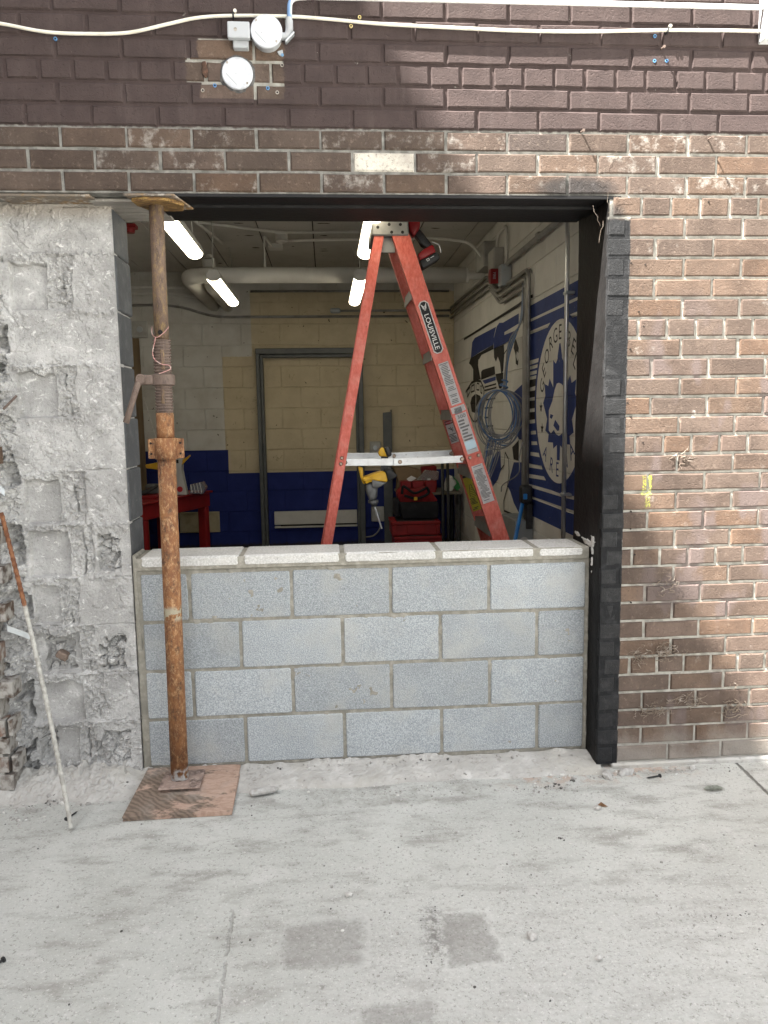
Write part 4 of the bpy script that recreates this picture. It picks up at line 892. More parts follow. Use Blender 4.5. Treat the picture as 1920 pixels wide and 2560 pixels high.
M_BLUE= [[(2.799,2.065),(2.716,2.081),(2.601,2.068),(2.147,2.074),(2.145,2.009),(2.555,1.997),(2.554,1.976),(2.163,1.973),(2.22,1.932),(2.553,1.915),(2.895,1.909),(2.908,1.981)],[(3.645,2.065),(2.823,2.065),(2.896,2.001),(2.908,1.943),(3.399,1.929),(3.825,1.908),(3.758,2.039)],[(3.324,1.691),(2.829,1.7),(2.829,1.671),(3.223,1.66)],[(2.289,1.56),(1.967,1.624),(1.918,1.246),(2.121,1.249),(2.241,1.31),(2.314,1.358),(2.266,1.481)],[(2.782,1.137),(2.662,1.143),(2.636,1.01),(2.741,0.927),(2.916,0.858),(3.05,0.947),(2.919,1.069)],[(2.255,1.087),(1.967,1.104),(1.956,0.778),(2.106,0.754),(2.247,0.807),(2.354,0.877),(2.43,0.903)],[(3.107,1.214),(2.896,1.22),(2.921,1.164),(3.162,1.143)],[(3.19,1.124),(2.921,1.147),(2.933,1.107),(3.189,1.071)]]
M_WHITE= [[(3.91,1.87),(3.709,1.807),(3.709,1.733),(3.808,1.71),(3.928,1.789)],[(3.473,1.87),(3.369,1.874),(3.354,1.815),(3.382,1.705),(3.488,1.824)],[(1.944,1.746),(1.623,1.749),(1.622,1.726),(1.943,1.719)],[(1.943,1.71),(1.644,1.715),(1.651,1.694),(1.942,1.689)],[(1.942,1.678),(1.659,1.679),(1.666,1.658),(1.941,1.655)],[(1.941,1.646),(1.669,1.65),(1.677,1.629),(1.94,1.627)],[(1.947,1.573),(1.695,1.588),(1.702,1.56),(1.946,1.555)],[(1.875,1.514),(1.7,1.521),(1.707,1.499),(1.866,1.498)],[(1.864,1.448),(1.714,1.453),(1.721,1.429),(1.863,1.426)],[(1.861,1.378),(1.711,1.383),(1.71,1.361),(1.861,1.355)],[(1.816,1.31),(1.684,1.315),(1.683,1.293),(1.815,1.288)],[(1.805,1.245),(1.673,1.249),(1.657,1.228),(1.796,1.223)],[(1.82,1.179),(1.631,1.181),(1.606,1.156),(1.819,1.156)],[(1.852,1.104),(1.566,1.107),(1.549,1.086),(1.859,1.078)],[(1.893,1.036),(1.517,1.047),(1.472,1.027),(1.892,1.011)],[(1.9,0.973),(1.368,0.98),(1.191,0.977),(0.963,0.987),(0.962,0.968),(1.204,0.961),(1.899,0.954)],[(1.871,0.901),(1.188,0.907),(0.959,0.911),(0.958,0.892),(1.2,0.889),(1.87,0.885)]]
M_BLACK= [[(3.825,1.908),(2.908,1.943),(2.907,1.908),(3.354,1.9),(3.488,1.86),(3.488,1.824),(3.383,1.758),(3.382,1.705),(3.709,1.708),(3.709,1.807),(3.808,1.845),(3.91,1.87)],[(3.31,1.777),(2.868,1.778),(2.842,1.717),(3.367,1.699),(3.368,1.763)],[(2.895,1.909),(2.564,1.911),(2.551,1.844),(2.582,1.729),(2.638,1.696),(2.687,1.793),(2.759,1.84),(2.819,1.807),(2.881,1.844)],[(2.829,1.717),(2.582,1.714),(2.58,1.641),(2.636,1.602),(2.707,1.605),(2.755,1.649),(2.804,1.678)],[(2.258,1.903),(2.219,1.918),(2.14,1.849),(2.148,1.817),(2.187,1.834),(2.216,1.803),(2.176,1.767),(2.147,1.779),(2.156,1.737),(2.214,1.751),(2.226,1.818),(2.277,1.861)],[(1.967,1.627),(1.68,1.629),(1.695,1.586),(1.965,1.576)],[(1.946,1.555),(1.702,1.56),(1.708,1.521),(1.945,1.516)],[(1.909,1.494),(1.707,1.499),(1.722,1.453),(1.873,1.448)],[(1.872,1.426),(1.721,1.429),(1.727,1.383),(1.887,1.378)],[(2.299,1.189),(2.238,1.207),(2.121,1.245),(2.117,1.105),(2.256,1.107)],[(3.842,1.518),(3.775,1.567),(3.612,1.591),(3.611,1.428),(3.775,1.441)],[(3.574,1.59),(3.411,1.57),(3.337,1.515),(3.38,1.445),(3.573,1.428)]]
M_LINES= [([(4.141,2.101),(2.158,2.127),(1.966,2.136),(1.796,2.133)],0.02),([(3.223,1.634),(2.804,1.643)],0.012),([(3.223,1.608),(2.791,1.616)],0.012),([(3.222,1.531),(2.826,1.536)],0.012),([(3.221,1.467),(2.926,1.469)],0.012),([(3.221,1.391),(3.029,1.392)],0.012),([(3.248,1.321),(2.898,1.328)],0.012),([(2.381,1.909),(2.464,1.867),(2.562,1.84)],0.01),([(2.502,1.145),(2.402,1.104),(2.378,1.008),(2.429,0.895),(2.538,0.784),(2.525,0.717),(2.245,0.724)],0.014),([(2.636,1.01),(2.533,1.049),(2.502,1.145)],0.012),([(4.053,1.62),(3.775,1.693),(3.58,1.702),(3.367,1.687),(3.237,1.618),(3.279,1.497),(3.365,1.379),(3.455,1.306)],0.02),([(3.946,1.481),(3.877,1.416),(3.708,1.359),(3.595,1.354),(3.44,1.385),(3.366,1.451)],0.016),([(3.808,1.612),(3.644,1.619),(3.644,1.672),(3.775,1.664),(3.808,1.612)],0.012),([(3.549,1.625),(3.441,1.619),(3.442,1.669),(3.533,1.679),(3.549,1.625)],0.012),([(3.382,1.599),(3.323,1.585),(3.338,1.645),(3.382,1.652),(3.382,1.599)],0.012),([(3.981,1.572),(3.859,1.614),(3.842,1.658),(3.946,1.636),(3.981,1.572)],0.012),([(3.612,1.704),(3.595,1.348)],0.008),([(3.486,1.324),(3.365,1.409),(3.365,1.367),(3.455,1.306),(3.486,1.324)],0.012)]
LEAF= [(1.237,1.796),(1.266,1.73),(1.266,1.715),(1.298,1.691),(1.346,1.714),(1.339,1.562),(1.411,1.616),(1.437,1.574),(1.51,1.589),(1.493,1.52),(1.536,1.479),(1.451,1.386),(1.484,1.319),(1.418,1.299),(1.43,1.253),(1.332,1.254),(1.323,1.22),(1.257,1.243),(1.253,1.159),(1.229,1.16)]
BLOB= [(1.233,1.584),(1.188,1.576),(1.131,1.556),(1.107,1.334),(1.175,1.305),(1.22,1.294),(1.273,1.303),(1.314,1.326),(1.369,1.305),(1.412,1.32),(1.417,1.436),(1.349,1.488),(1.311,1.547),(1.273,1.581)]
EYES= [[(1.381,1.415),(1.325,1.407),(1.358,1.386),(1.394,1.395)],[(1.29,1.383),(1.209,1.348),(1.214,1.324),(1.247,1.321),(1.322,1.35)]]
STARS= [(1.58,1.454),(1.552,1.33)]
LET= [('G',(1.562,1.581)),('E',(1.529,1.667)),('O',(1.473,1.746)),('R',(1.398,1.813)),('G',(1.312,1.846)),('E',(1.227,1.858)),('B',(1.076,1.805)),('E',(0.998,1.761)),('L',(0.96,1.685)),('A',(1.479,1.189)),('R',(1.354,1.128)),('E',(1.244,1.109)),('N',(1.105,1.16)),('A',(0.999,1.223))]
HD_yel= [(0.742,1.1),(0.766,1.068),(0.816,1.092),(0.866,1.076),(0.877,1.08),(0.872,1.123),(0.852,1.136),(0.817,1.124),(0.767,1.107)]
HD_side= [(0.725,1.157),(0.75,1.153),(0.754,1.125),(0.747,1.1),(0.762,1.068),(0.752,1.065),(0.737,1.104)]
HD_grey= [(0.762,1.064),(0.823,1.088),(0.826,1.045),(0.822,0.988),(0.786,0.971),(0.765,1.025)]
HD_mot= [(0.795,1.092),(0.871,1.074),(0.837,1.052),(0.815,1.045),(0.794,1.053)]
HD_yel= [(0.742,1.1),(0.766,1.068),(0.816,1.092),(0.866,1.076),(0.877,1.08),(0.872,1.123),(0.852,1.136),(0.817,1.124),(0.767,1.107)]
HD_side= [(0.725,1.157),(0.75,1.153),(0.754,1.125),(0.747,1.1),(0.762,1.068),(0.752,1.065),(0.737,1.104)]
HD_grey= [(0.762,1.064),(0.823,1.088),(0.826,1.045),(0.822,0.988),(0.786,0.971),(0.765,1.025)]
HD_mot= [(0.795,1.092),(0.871,1.074),(0.837,1.052),(0.815,1.045),(0.794,1.053)]
HD_chuck= [(0.784,0.975),(0.823,0.985),(0.825,0.956),(0.814,0.945),(0.792,0.949)]
HD_bit= [(0.808,0.949),(0.846,0.826)]
HD_bat= [(0.86,1.141),(0.895,1.147),(0.932,1.107),(0.88,1.076),(0.87,1.116)]
HD_hand= [(0.833,1.226),(0.844,1.254),(0.861,1.255),(0.871,1.215),(0.882,1.208),(0.839,1.21)]
HD_pad= [(0.865,1.254),(0.89,1.26),(0.903,1.214),(0.882,1.204)]
RD_head= [(0.992,2.419),(1.062,2.42),(1.058,2.347),(1.024,2.303),(1.003,2.344)]
RD_hand= [(1.037,2.335),(1.058,2.347),(1.119,2.271),(1.122,2.256),(1.091,2.247),(1.073,2.274),(1.03,2.315)]
RD_bt= [(1.045,2.221),(1.073,2.244),(1.122,2.268),(1.137,2.232),(1.057,2.191)]
RD_bb= [(1.054,2.19),(1.14,2.231),(1.155,2.215),(1.155,2.197),(1.072,2.15),(1.06,2.167)]
BAG_red= [(1.188,0.745),(1.228,0.773),(1.322,0.742),(1.454,0.775),(1.497,0.723),(1.551,0.653),(1.467,0.636),(1.321,0.633),(1.205,0.65),(1.184,0.701)]
BAG_blk= [(1.194,0.652),(1.548,0.651),(1.551,0.547),(1.532,0.494),(1.225,0.5),(1.212,0.584)]
BAG_h= [(1.221,0.729),(1.229,0.794),(1.265,0.779),(1.33,0.734),(1.41,0.761),(1.446,0.775),(1.457,0.724),(1.351,0.683),(1.242,0.714)]
# ================================================================== ROOM SHELL
YB, XR, CEIL = 4.72, 1.85, 2.81
JZ = 1.506; HB = 0.2032
def back_mat():
    g = G('painted_block_back', 0.7, spec=0.25); x, y, z = g.xyz()
    n2 = g.math('SUBTRACT', g.noise(35, 3), 0.5); xw = g.add(x, g.mul(n2, 0.012)); zw = g.add(z, g.mul(n2, 0.012))
    white = g.mix(g.ss(g.noise(5, 4), 0.35, 0.7), (0.56, 0.55, 0.51), (0.46, 0.44, 0.395))
    tan = g.mix(g.ss(g.noise(6, 5, 0.6), 0.3, 0.7), (0.56, 0.48, 0.33), (0.48, 0.405, 0.27))
    tan = g.mix(g.mul(g.ss(g.noise(16, 4, 0.7, dist=1.5), 0.62, 0.68), 0.5), tan, (0.22, 0.17, 0.10))
    blue = g.mix(g.ss(g.noise(7, 4), 0.4, 0.7), (0.012, 0.022, 0.135), (0.016, 0.028, 0.16))
    up = g.mul(g.ss(xw, -0.142, -0.136), g.inv(g.ss(z, 2.62, 2.63)))
    lo = g.mul(g.ss(xw, -0.432, -0.426), g.inv(g.ss(zw, 2.005, 2.012)))
    c = g.mix(g.mx(up, lo), white, tan)
    b1 = g.mul(g.inv(g.ss(x, -0.408, -0.404)), g.inv(g.ss(z, 1.103, 1.106))); b2 = g.inv(g.ss(z, 0.871, 0.875))
    c = g.mix(g.mx(b1, b2), c, blue)
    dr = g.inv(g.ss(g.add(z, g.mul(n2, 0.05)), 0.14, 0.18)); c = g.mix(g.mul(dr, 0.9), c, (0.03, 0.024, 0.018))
    sp = g.mul(g.ss(g.noise(22, 2, 0.5), 0.735, 0.745), g.ss(z, 0.9, 1.0)); c = g.mix(sp, c, (0.05, 0.04, 0.03))
    g.color(c); g.bump(g.noise(70, 4), 0.002); return g.m
MAT_BACK = back_mat()
bw = thing('block_wall', 'rear wall of painted blocks, off-white and tan above a blue band', 'wall', (0, YB, 0))
obj('wall_core', box(NB(), -1.8, 2.2, YB+0.0085, YB+0.2, -0.02, CEIL+0.1), MAT_BACK, bw)
bl_full = {}
def blk(parent, axis, a0, a1, z0, z1, m, key):
    """one painted block of a wall; alike blocks share their mesh"""
    w_, h_ = round(a1-a0, 4), round(z1-z0, 4); kk = (axis, w_, h_, m.name)
    if kk not in bl_full:
        b = bbox(-w_/2+.0036, w_/2-.0036, 0, 0.03, -h_/2+.0036, h_/2-.0036, 0.0025) if axis == 'x' else bbox(0, 0.03, -w_/2+.0036, w_/2-.0036, -h_/2+.0036, h_/2-.0036, 0.0025)
        me = bpy.data.meshes.new('block'); b.to_mesh(me); b.free(); setmat(me, m); bl_full[kk] = me
    at = ((a0+a1)/2, YB-0.0003, (z0+z1)/2) if axis == 'x' else (XR-0.0003, (a0+a1)/2, (z0+z1)/2)
    shared('block', bl_full[kk], parent, at)
PB = 0.3765
for r_ in range(-8, 7):
    z0 = JZ + r_*HB; z1 = min(z0+HB, CEIL)
    if z0 < -0.12: continue
    off = 0.141 + (PB/2 if r_ % 2 == 0 else 0); i = math.ceil((-1.62-off)/PB)
    while off + i*PB < 1.83:
        a0, a1 = off+i*PB, min(off+(i+1)*PB, XR-0.002); blk(bw, 'x', a0, a1, z0, z1, MAT_BACK, 0); i += 1
def side_mat():
    g = G('painted_block_side', 0.65, spec=0.3)
    c = g.mix(g.ss(g.noise(4, 4), 0.3, 0.7), (0.70, 0.685, 0.64), (0.62, 0.605, 0.56))
    c = g.mix(g.mul(g.ss(g.noise(30, 4, 0.7), 0.62, 0.7), 0.35), c, (0.36, 0.33, 0.28))
    g.color(c); g.bump(g.noise(70, 4), 0.002); return g.m
MAT_SIDE = side_mat()
rw = thing('block_wall', 'right-hand wall of off-white blocks painted with a blue arena mural', 'wall', (XR, 2.5, 0))
obj('wall_core', box(NB(), XR+0.0075, XR+0.2, BACK-0.001, YB+0.001, -0.02, CEIL+0.1), MAT_SIDE, rw)
for r_ in range(-8, 7):
    z0 = JZ + r_*HB; z1 = min(z0+HB, CEIL)
    if z0 < -0.12: continue
    off = 0.34 + (0.2 if r_ % 2 else 0); y = off - (0.4064 if r_ % 2 else 0)
    while y < YB:
        a0, a1 = max(y, BACK+0.002), min(y+0.4064, YB-0.002)
        if a1-a0 > 0.05: blk(rw, 'y', a0, a1, z0, z1, MAT_SIDE, 0)
        y += 0.4064
MAT_DIM = M('dim_plaster', (0.42, 0.40, 0.36), 0.9, layers=[(5, (0.35, 0.33, 0.3), 0.4, 0.7)])
kind(obj('side_wall', box(NB(), -1.95, -1.6, BACK-0.012, YB+0.2, -0.02, CEIL+0.1), MAT_DIM), 'structure')
MAT_FLOORIN = M('interior_concrete_floor', (0.13, 0.12, 0.105), 0.9, layers=[(4, (0.09, 0.08, 0.07), 0.4, 0.7), (30, (0.19, 0.18, 0.16), 0.6, 0.75)], bump=(60, 0.003))
kind(obj('floor', box(NB(), -1.95, 2.2, 0.31, YB+0.2, -0.12, -0.0215), MAT_FLOORIN), 'structure')
MAT_CEIL = M('ceiling_panel', (0.58, 0.56, 0.52), 0.85, layers=[(3, (0.50, 0.485, 0.445), 0.4, 0.7), (26, (0.27, 0.25, 0.22), 0.64, 0.72)], bump=(40, 0.002))
ce_ = kind(obj('ceiling', box(NB(), -1.95, 2.2, 0.2, YB+0.2, CEIL+0.013, CEIL+0.12), M('ceiling_void', (0.03, 0.028, 0.025), 0.95, bump=(30, .001))), 'structure')
for i in range(-5, 5):
    x0 = 0.097 + i*0.4045
    if x0 + 0.4 < -1.6: continue
    obj('ceiling_panel', bbox(max(x0+0.0045, -1.6), min(x0+0.400, XR-0.002), BACK+0.003, YB-0.002, CEIL, CEIL+0.0125, 0.002), MAT_CEIL, ce_)
MAT_STAIN = M('ceiling_hole', (0.035, 0.028, 0.02), 0.95, layers=[(60, (0.12, 0.09, 0.05), 0.5, 0.62)])
for x, y, a, b in ((0.007, 3.23, .075, .03), (0.0235, 3.66, .07, .05), (0.585, 3.225, .07, .03), (0.5835, 3.70, .08, .025), (0.5835, 3.78, .08, .03), (-0.03, 2.85, .09, .03), (0.58, 2.85, .12, .03), (-0.36, 4.3, .05, .04), (0.33, 3.6, .03, .03), (0.95, 4.1, .07, .05), (1.42, 2.98, .09, .03)):
    bm = NB(); rr_ = random.Random(int(x*1000+y*100)); n = 14
    bm.faces.new([bm.verts.new((x+a*.5*math.cos(2*math.pi*k/n)*rr_.uniform(.6, 1.1), y+b*.5*math.sin(2*math.pi*k/n)*rr_.uniform(.5, 1.1), CEIL-0.0015)) for k in range(n)])
    obj('stain', bm, MAT_STAIN, ce_)
# ================================================================== MURAL
def pmat(name, a, b):
    g = G(name, 0.6, spec=0.3); x, y, z = g.xyz()
    zz = g.math('FRACT', g.math('DIVIDE', g.math('SUBTRACT', z, JZ - 10*HB - HB*0.5), HB))
    jl = g.inv(g.ss(g.math('ABSOLUTE', g.math('SUBTRACT', zz, 0.5)), 0.012, 0.028))
    c = g.mix(g.ss(g.noise(8, 4), 0.35, 0.7), a, b)
    c = g.mix(g.mul(g.ss(g.noise(45, 4, 0.7), 0.66, 0.72), 0.5), c, (0.42, 0.41, 0.39))
    g.color(c); h = g.add(g.mul(g.noise(70, 4), 0.5), g.mul(jl, -2.5)); g.bump(h, 0.003); return g.m
MAT_MBLUE = pmat('mural_blue', (0.022, 0.042, 0.17), (0.028, 0.052, 0.20)); MAT_MWHITE = pmat('mural_white', (0.70, 0.685, 0.64), (0.63, 0.615, 0.57)); MAT_MBLACK = pmat('mural_black', (0.016, 0.015, 0.015), (0.03, 0.028, 0.026))
def layer(name, polys, m, k, parent):
    bm = NB()
    for p in polys:
        try: sheet(bm, p, XR - 0.0012 - 0.0007*k)
        except ValueError: pass
    bmesh.ops.recalc_face_normals(bm, faces=bm.faces)
    return obj(name, bm, m, parent)
def rect(y0, y1, z0, z1): return [(y0, z0), (y1, z0), (y1, z1), (y0, z1)]
YE = 0.345
field = [rect(YE, 1.955, 2.001, 2.083), rect(YE, 1.955, 1.929, 1.985), rect(YE, 1.955, 0.778, 1.908)] + M_BLUE
mu = layer('mural', field, MAT_MBLUE, 0, rw)
layer('mural_stripe', M_WHITE[2:], MAT_MWHITE, 2, mu)
layer('mural_figure', M_BLACK, MAT_MBLACK, 1, mu); layer('mural_highlight', M_WHITE[:2], MAT_MWHITE, 3, mu)
lb = NB()
for pts, wd in M_LINES:
    for p, q in zip(pts, pts[1:]):
        d = Vector((q[0]-p[0], q[1]-p[1])); L_ = d.length; n_ = Vector((-d.y, d.x))/L_*wd*0.5
        x = XR - 0.0012 - 0.0007*(4 if wd < .0195 else 5)
        lb.faces.new([lb.verts.new((x, a, b)) for a, b in ((p[0]+n_.x, p[1]+n_.y), (q[0]+n_.x, q[1]+n_.y), (q[0]-n_.x, q[1]-n_.y), (p[0]-n_.x, p[1]-n_.y))])
obj('mural_outline', lb, MAT_MBLACK, mu)
EC = (1.243, 1.478); ER = 0.447
def circ(r, n=56): return [(EC[0]+r*math.cos(2*math.pi*k/n), EC[1]+r*1.0*math.sin(2*math.pi*k/n)) for k in range(n)]
layer('emblem_rim', [circ(ER+0.035)], MAT_MBLUE, 6, mu); layer('emblem_disc', [circ(ER)], MAT_MWHITE, 7, mu)
ax_ = LEAF[0][0]; leaf = LEAF + [(2*ax_-0.02-y, z) for y, z in LEAF[::-1]]
layer('emblem_leaf', [leaf], MAT_MBLUE, 8, mu); layer('emblem_face', [BLOB], MAT_MWHITE, 9, mu); layer('emblem_eyes', EYES, MAT_MBLUE, 10, mu)
for y, z in STARS:
    layer('emblem_star', [[(y + (0.034 if k % 2 == 0 else 0.014)*math.sin(k*math.pi/5), z + (0.036 if k % 2 == 0 else 0.015)*math.cos(k*math.pi/5)) for k in range(10)]], MAT_MBLACK, 8, mu)
for i, (ch, (y, z)) in enumerate(LET):
    # seen from inside the room +y runs to the left, so letters are laid out along -y
    dy, dz = y-EC[0], z-EC[1]; L_ = math.hypot(dy, dz); dy, dz = dy/L_, dz/L_
    up = Vector((0, dy, dz)) if i < 9 else Vector((0, -dy, -dz))
    up = (up*0.75 + Vector((0, 0, 0.25))).normalized(); right = Vector((0, -up.z, up.y))
    b = text(NB(), ch, (XR-0.0012-0.0007*8, y, z), right, up, 0.118, 1.0)
    obj('emblem_letter', b, MAT_MBLUE if i > 8 else MAT_MBLACK, mu)

# ================================================================== LIGHTS
g = G('lamp_diffuser', 0.5); g.color((0.85, 0.82, 0.72)); g.put(g.b.inputs['Emission Color'], (1.0, 0.90, 0.68)); g.put(g.b.inputs['Emission Strength'], LAMP); MAT_LAMP = g.m
MAT_FIX = M('lamp_housing', (0.48, 0.47, 0.44), 0.6, layers=[(8, (0.42, 0.41, 0.38), 0.4, 0.7)])
MAT_WCORD = M('painted_cord', (0.45, 0.44, 0.40), 0.7, layers=[(20, (0.38, 0.37, 0.33), 0.4, 0.7)])
def lamp(x, y0, y1, label):
    t = thing('ceiling_light', label, 'ceiling light', (x, (y0+y1)/2, 2.34), 'hanging strip lights')
    w_ = 0.049
    hp = [(x-w_, 2.375), (x-w_*0.99, 2.392), (x-w_*0.62, 2.432), (x+w_*0.62, 2.432), (x+w_*0.99, 2.392), (x+w_, 2.375)]
    obj('housing', prism(NB(), hp, 'y', y0+0.004, y1-0.004), MAT_FIX, t)
    ds = [(x + 0.046*math.cos(a), 2.3745 - 0.032*math.sin(a)) for a in [math.pi*k/12 for k in range(13)]]
    obj('diffuser', prism(NB(), ds, 'y', y0+0.006, y1-0.006), MAT_LAMP, t)
    ep = [(x-0.05, 2.392), (x-0.032, 2.434), (x+0.032, 2.434), (x+0.05, 2.392), (x+0.046, 2.372), (x+0.02, 2.356), (x-0.02, 2.356), (x-0.046, 2.372)]
    for ya, yb in ((y0-0.006, y0+0.004), (y1-0.004, y1+0.006)): obj('end_cap', bev(prism(NB(), ep, 'y', ya, yb), 0.0015), MAT_FIX, t)
    for yy in (y0+0.03, y1-0.05): obj('cord', tube(NB(), spline([(x, yy, 2.43), (x-0.006, yy+0.004, 2.56), (x+0.004, yy, 2.70), (x-0.012, yy, CEIL+0.002)], 5), 0.004, 6), MAT_WCORD, t)
    return t
lamp(0.83, 2.57, 3.70, 'lit strip light behind the ladder rail, the farther of the two in the middle'); lamp(0.822, 0.62, 1.77, 'lit strip light beside the ladder top, the nearer of the two in the middle')
lamp(-0.185, 2.57, 3.70, 'lit strip light in front of the pipe elbow, farther of the two on the left'); lamp(-0.175, 0.62, 1.77, 'lit strip light beside the shoring post top, nearer of the two on the left')
# ================================================================== PIPES AND CONDUITS
MAT_PIPE = M('painted_pipe', (0.68, 0.665, 0.62), 0.6, layers=[(4, (0.60, 0.585, 0.545), 0.4, 0.7)], spec=0.3)
MAT_EMT = M('metal_conduit', (0.30, 0.295, 0.28), 0.4, 0.5, layers=[(9, (0.20, 0.19, 0.175), 0.4, 0.7)])
MAT_EMTP = M('painted_conduit', (0.34, 0.33, 0.30), 0.55, layers=[(9, (0.27, 0.26, 0.235), 0.4, 0.7)])
pp = thing('ceiling_pipe', 'thick painted pipe crossing under the ceiling with an elbow at its left end', 'pipe', (0.5, 3.27, 2.52))
obj('pipe', tube(NB(), bend([(1.70, 3.27, 2.52), (-0.49, 3.27, 2.52), (-0.49, YB+0.01, 2.50)], 0.17, 10), 0.061, 20), MAT_PIPE, pp, True)
obj('pipe_end', tube(NB(), [(1.70, 3.27, 2.52), (1.72, 3.27, 2.52), (1.721, 3.27, 2.52), (XR, 3.27, 2.52)], [0.063, 0.063, 0.035, 0.035], 16), MAT_PIPE, pp)
for x in (0.12, 1.0): obj('hanger', tube(NB(), [(x, 3.27, 2.57), (x, 3.27, 2.66), (x, 3.27, CEIL+0.002)], [0.012, 0.006, 0.006], 8), MAT_PIPE, pp)
tag(obj('branch_pipe', tube(NB(), bend([(-0.352, 3.55, 2.70), (-0.352, 3.62, 2.50), (-0.352, YB+0.01, 2.49)], 0.13, 8), 0.055, 18), MAT_PIPE, loc=(-0.352, 4.2, 2.5), smooth=True), 'short painted pipe entering the rear wall beside the pipe elbow', 'pipe')
def conduit(label, pts, r=0.011, m=None, bendr=0.08, name='conduit', clips=()):
    t = thing(name, label, 'conduit', tuple(pts[0]))
    obj('tube', tube(NB(), bend(pts, bendr, 6), r, 10), m or MAT_EMT, t, True)
    for c in clips:
        obj('strap', bbox(c[0]-0.012 if len(c) < 4 else c[0]-c[3], c[0]+0.012 if len(c) < 4 else c[0]+c[3], c[1]-r*1.6, c[1]+r*1.6, c[2]-r*1.6, c[2]+r*1.6, 0.003), MAT_EMTP, t)
    return t
conduit('lower thin conduit with an S-bend along the rear wall', [(-1.5, YB-0.02, 2.497), (-0.82, YB-0.02, 2.497), (-0.50, YB-0.02, 2.383), (1.80, YB-0.02, 2.383)], 0.0125, MAT_EMT, 0.25)
conduit('upper thin conduit straight along the rear wall under the pipe', [(-0.13, YB-0.02, 2.623), (1.80, YB-0.02, 2.623)], 0.011)
t = conduit('short conduit with oval fitting above the door frame', [(0.72, YB-0.02, 2.437), (1.82, YB-0.02, 2.437)], 0.011)
obj('oval_fitting', bbox(0.63, 0.735, YB-0.05, YB-0.002, 2.413, 2.463, 0.02, 3), MAT_GALV, t)
conduit('thin painted conduit along the left part of the rear wall top', [(-1.5, YB-0.02, 2.66), (-0.75, YB-0.02, 2.66)], 0.012, MAT_PIPE)
conduit('second thin painted conduit on the left, just under the pipe', [(-1.5, YB-0.04, 2.60), (-0.85, YB-0.04, 2.60), (-0.6, YB-0.04, 2.56)], 0.012, MAT_PIPE)
for k, (dz, dx, nm) in enumerate(((0.03, 0.03, 'topmost'), (-0.015, 0.03, 'middle'), (-0.065, 0.03, 'lowest'))):
    yy = 1.80 + 0.045*k
    conduit(f'{nm} of three painted conduits jogging along the mural wall and turning down', [(XR-dx, YB-0.01, 2.43+dz), (XR-dx, 3.0-0.04*k, 2.43+dz), (XR-dx, 2.66-0.04*k, 2.265+dz), (XR-dx, yy, 2.265+dz), (XR-dx, yy, 0.76)], 0.0135 if k < 2 else 0.011, MAT_EMTP if k else MAT_EMT, 0.07)
conduit('upper conduit rising along the mural wall from the square boxes', [(XR-0.03, 2.55, 2.40), (XR-0.03, 2.3, 2.435), (XR-0.03, 0.9, 2.43)], 0.0165, MAT_EMTP, 0.1, clips=((XR-0.03, 1.6, 2.434),))
t = conduit('bright vertical conduit in front of the arena emblem', [(XR-0.035, 1.06, CEIL+0.001), (XR-0.035, 1.06, 2.46), (XR-0.035, 1.03, 2.30), (XR-0.035, 1.03, -0.03)], 0.0125, M('bright_conduit', (0.62, 0.63, 0.63), 0.3, 0.75, layers=[(10, (0.5, 0.5, 0.5), 0.4, 0.7)]), 0.06)
for z in (2.03, 0.99): obj('strap', bbox(XR-0.05, XR-0.001, 1.00, 1.05, z-0.008, z+0.008, 0.003), MAT_GALV, t)
conduit('painted conduit looping from the ceiling to the boxes', [(0.27, 3.2, 2.765), (0.9, 3.15, 2.765), (1.45, 3.1, 2.765), (1.68, 2.95, 2.70), (1.76, 2.9, 2.58)], 0.011, MAT_PIPE, 0.12)
conduit('painted conduit bending down the mural wall to the alarm', [(XR-0.02, 2.72, 2.58), (XR-0.02, 2.70, 2.70), (XR-0.02, 2.43, 2.70), (XR-0.02, 2.40, 2.42)], 0.011, MAT_PIPE, 0.05)
conduit('painted surface conduit near the lintel across the ceiling', [(-0.30, 2.75, 2.79), (0.26, 3.05, 2.79), (1.3, 3.0, 2.79)], 0.010, MAT_PIPE)
conduit('painted conduit running back over the left strip light', [(-0.33, 2.6, 2.79), (-0.28, 3.0, 2.79), (-0.22, 3.4, 2.79)], 0.012, MAT_PIPE)
for nm, x, y, r0, lab in (('heat_detector', 0.262, 3.12, 0.05, 'round white detector on the ceiling between the lamps'), ('ceiling_socket', -0.40, 3.95, 0.03, 'small painted cylinder on the ceiling above the pipe elbow')):
    t = thing(nm, lab, 'detector', (x, y, CEIL))
    obj('base', lathe(NB(), [(r0*0.9, CEIL+0.001), (r0, CEIL-0.02), (r0, CEIL-0.055)], (x, y, 0), 'z', 24), MAT_PIPE, t)
    obj('sensor', lathe(NB(), [(r0*0.86, CEIL-0.0551), (r0*0.9, CEIL-0.07), (r0*0.5, CEIL-0.082)], (x, y, 0), 'z', 24), MAT_PIPE, t)
t = thing('ceiling_box', 'flat square box with conduit stub on the ceiling behind the detector', 'electrical box', (0.19, 3.555, CEIL))
obj('box', bbox(0.135, 0.245, 3.50, 3.61, CEIL-0.035, CEIL+0.001, 0.004), MAT_PIPE, t); obj('stub', tube(NB(), [(0.16, 3.50, CEIL-0.018), (0.13, 3.2, CEIL-0.018)], 0.010, 8), MAT_PIPE, t)
MAT_RED = M('red_plastic', (0.25, 0.012, 0.014), 0.45, layers=[(9, (0.19, 0.010, 0.012), 0.4, 0.7)], spec=0.35)
t = thing('fire_alarm', 'red fire alarm pull box on the mural wall', 'fire alarm', (XR-0.05, 2.42, 2.36))
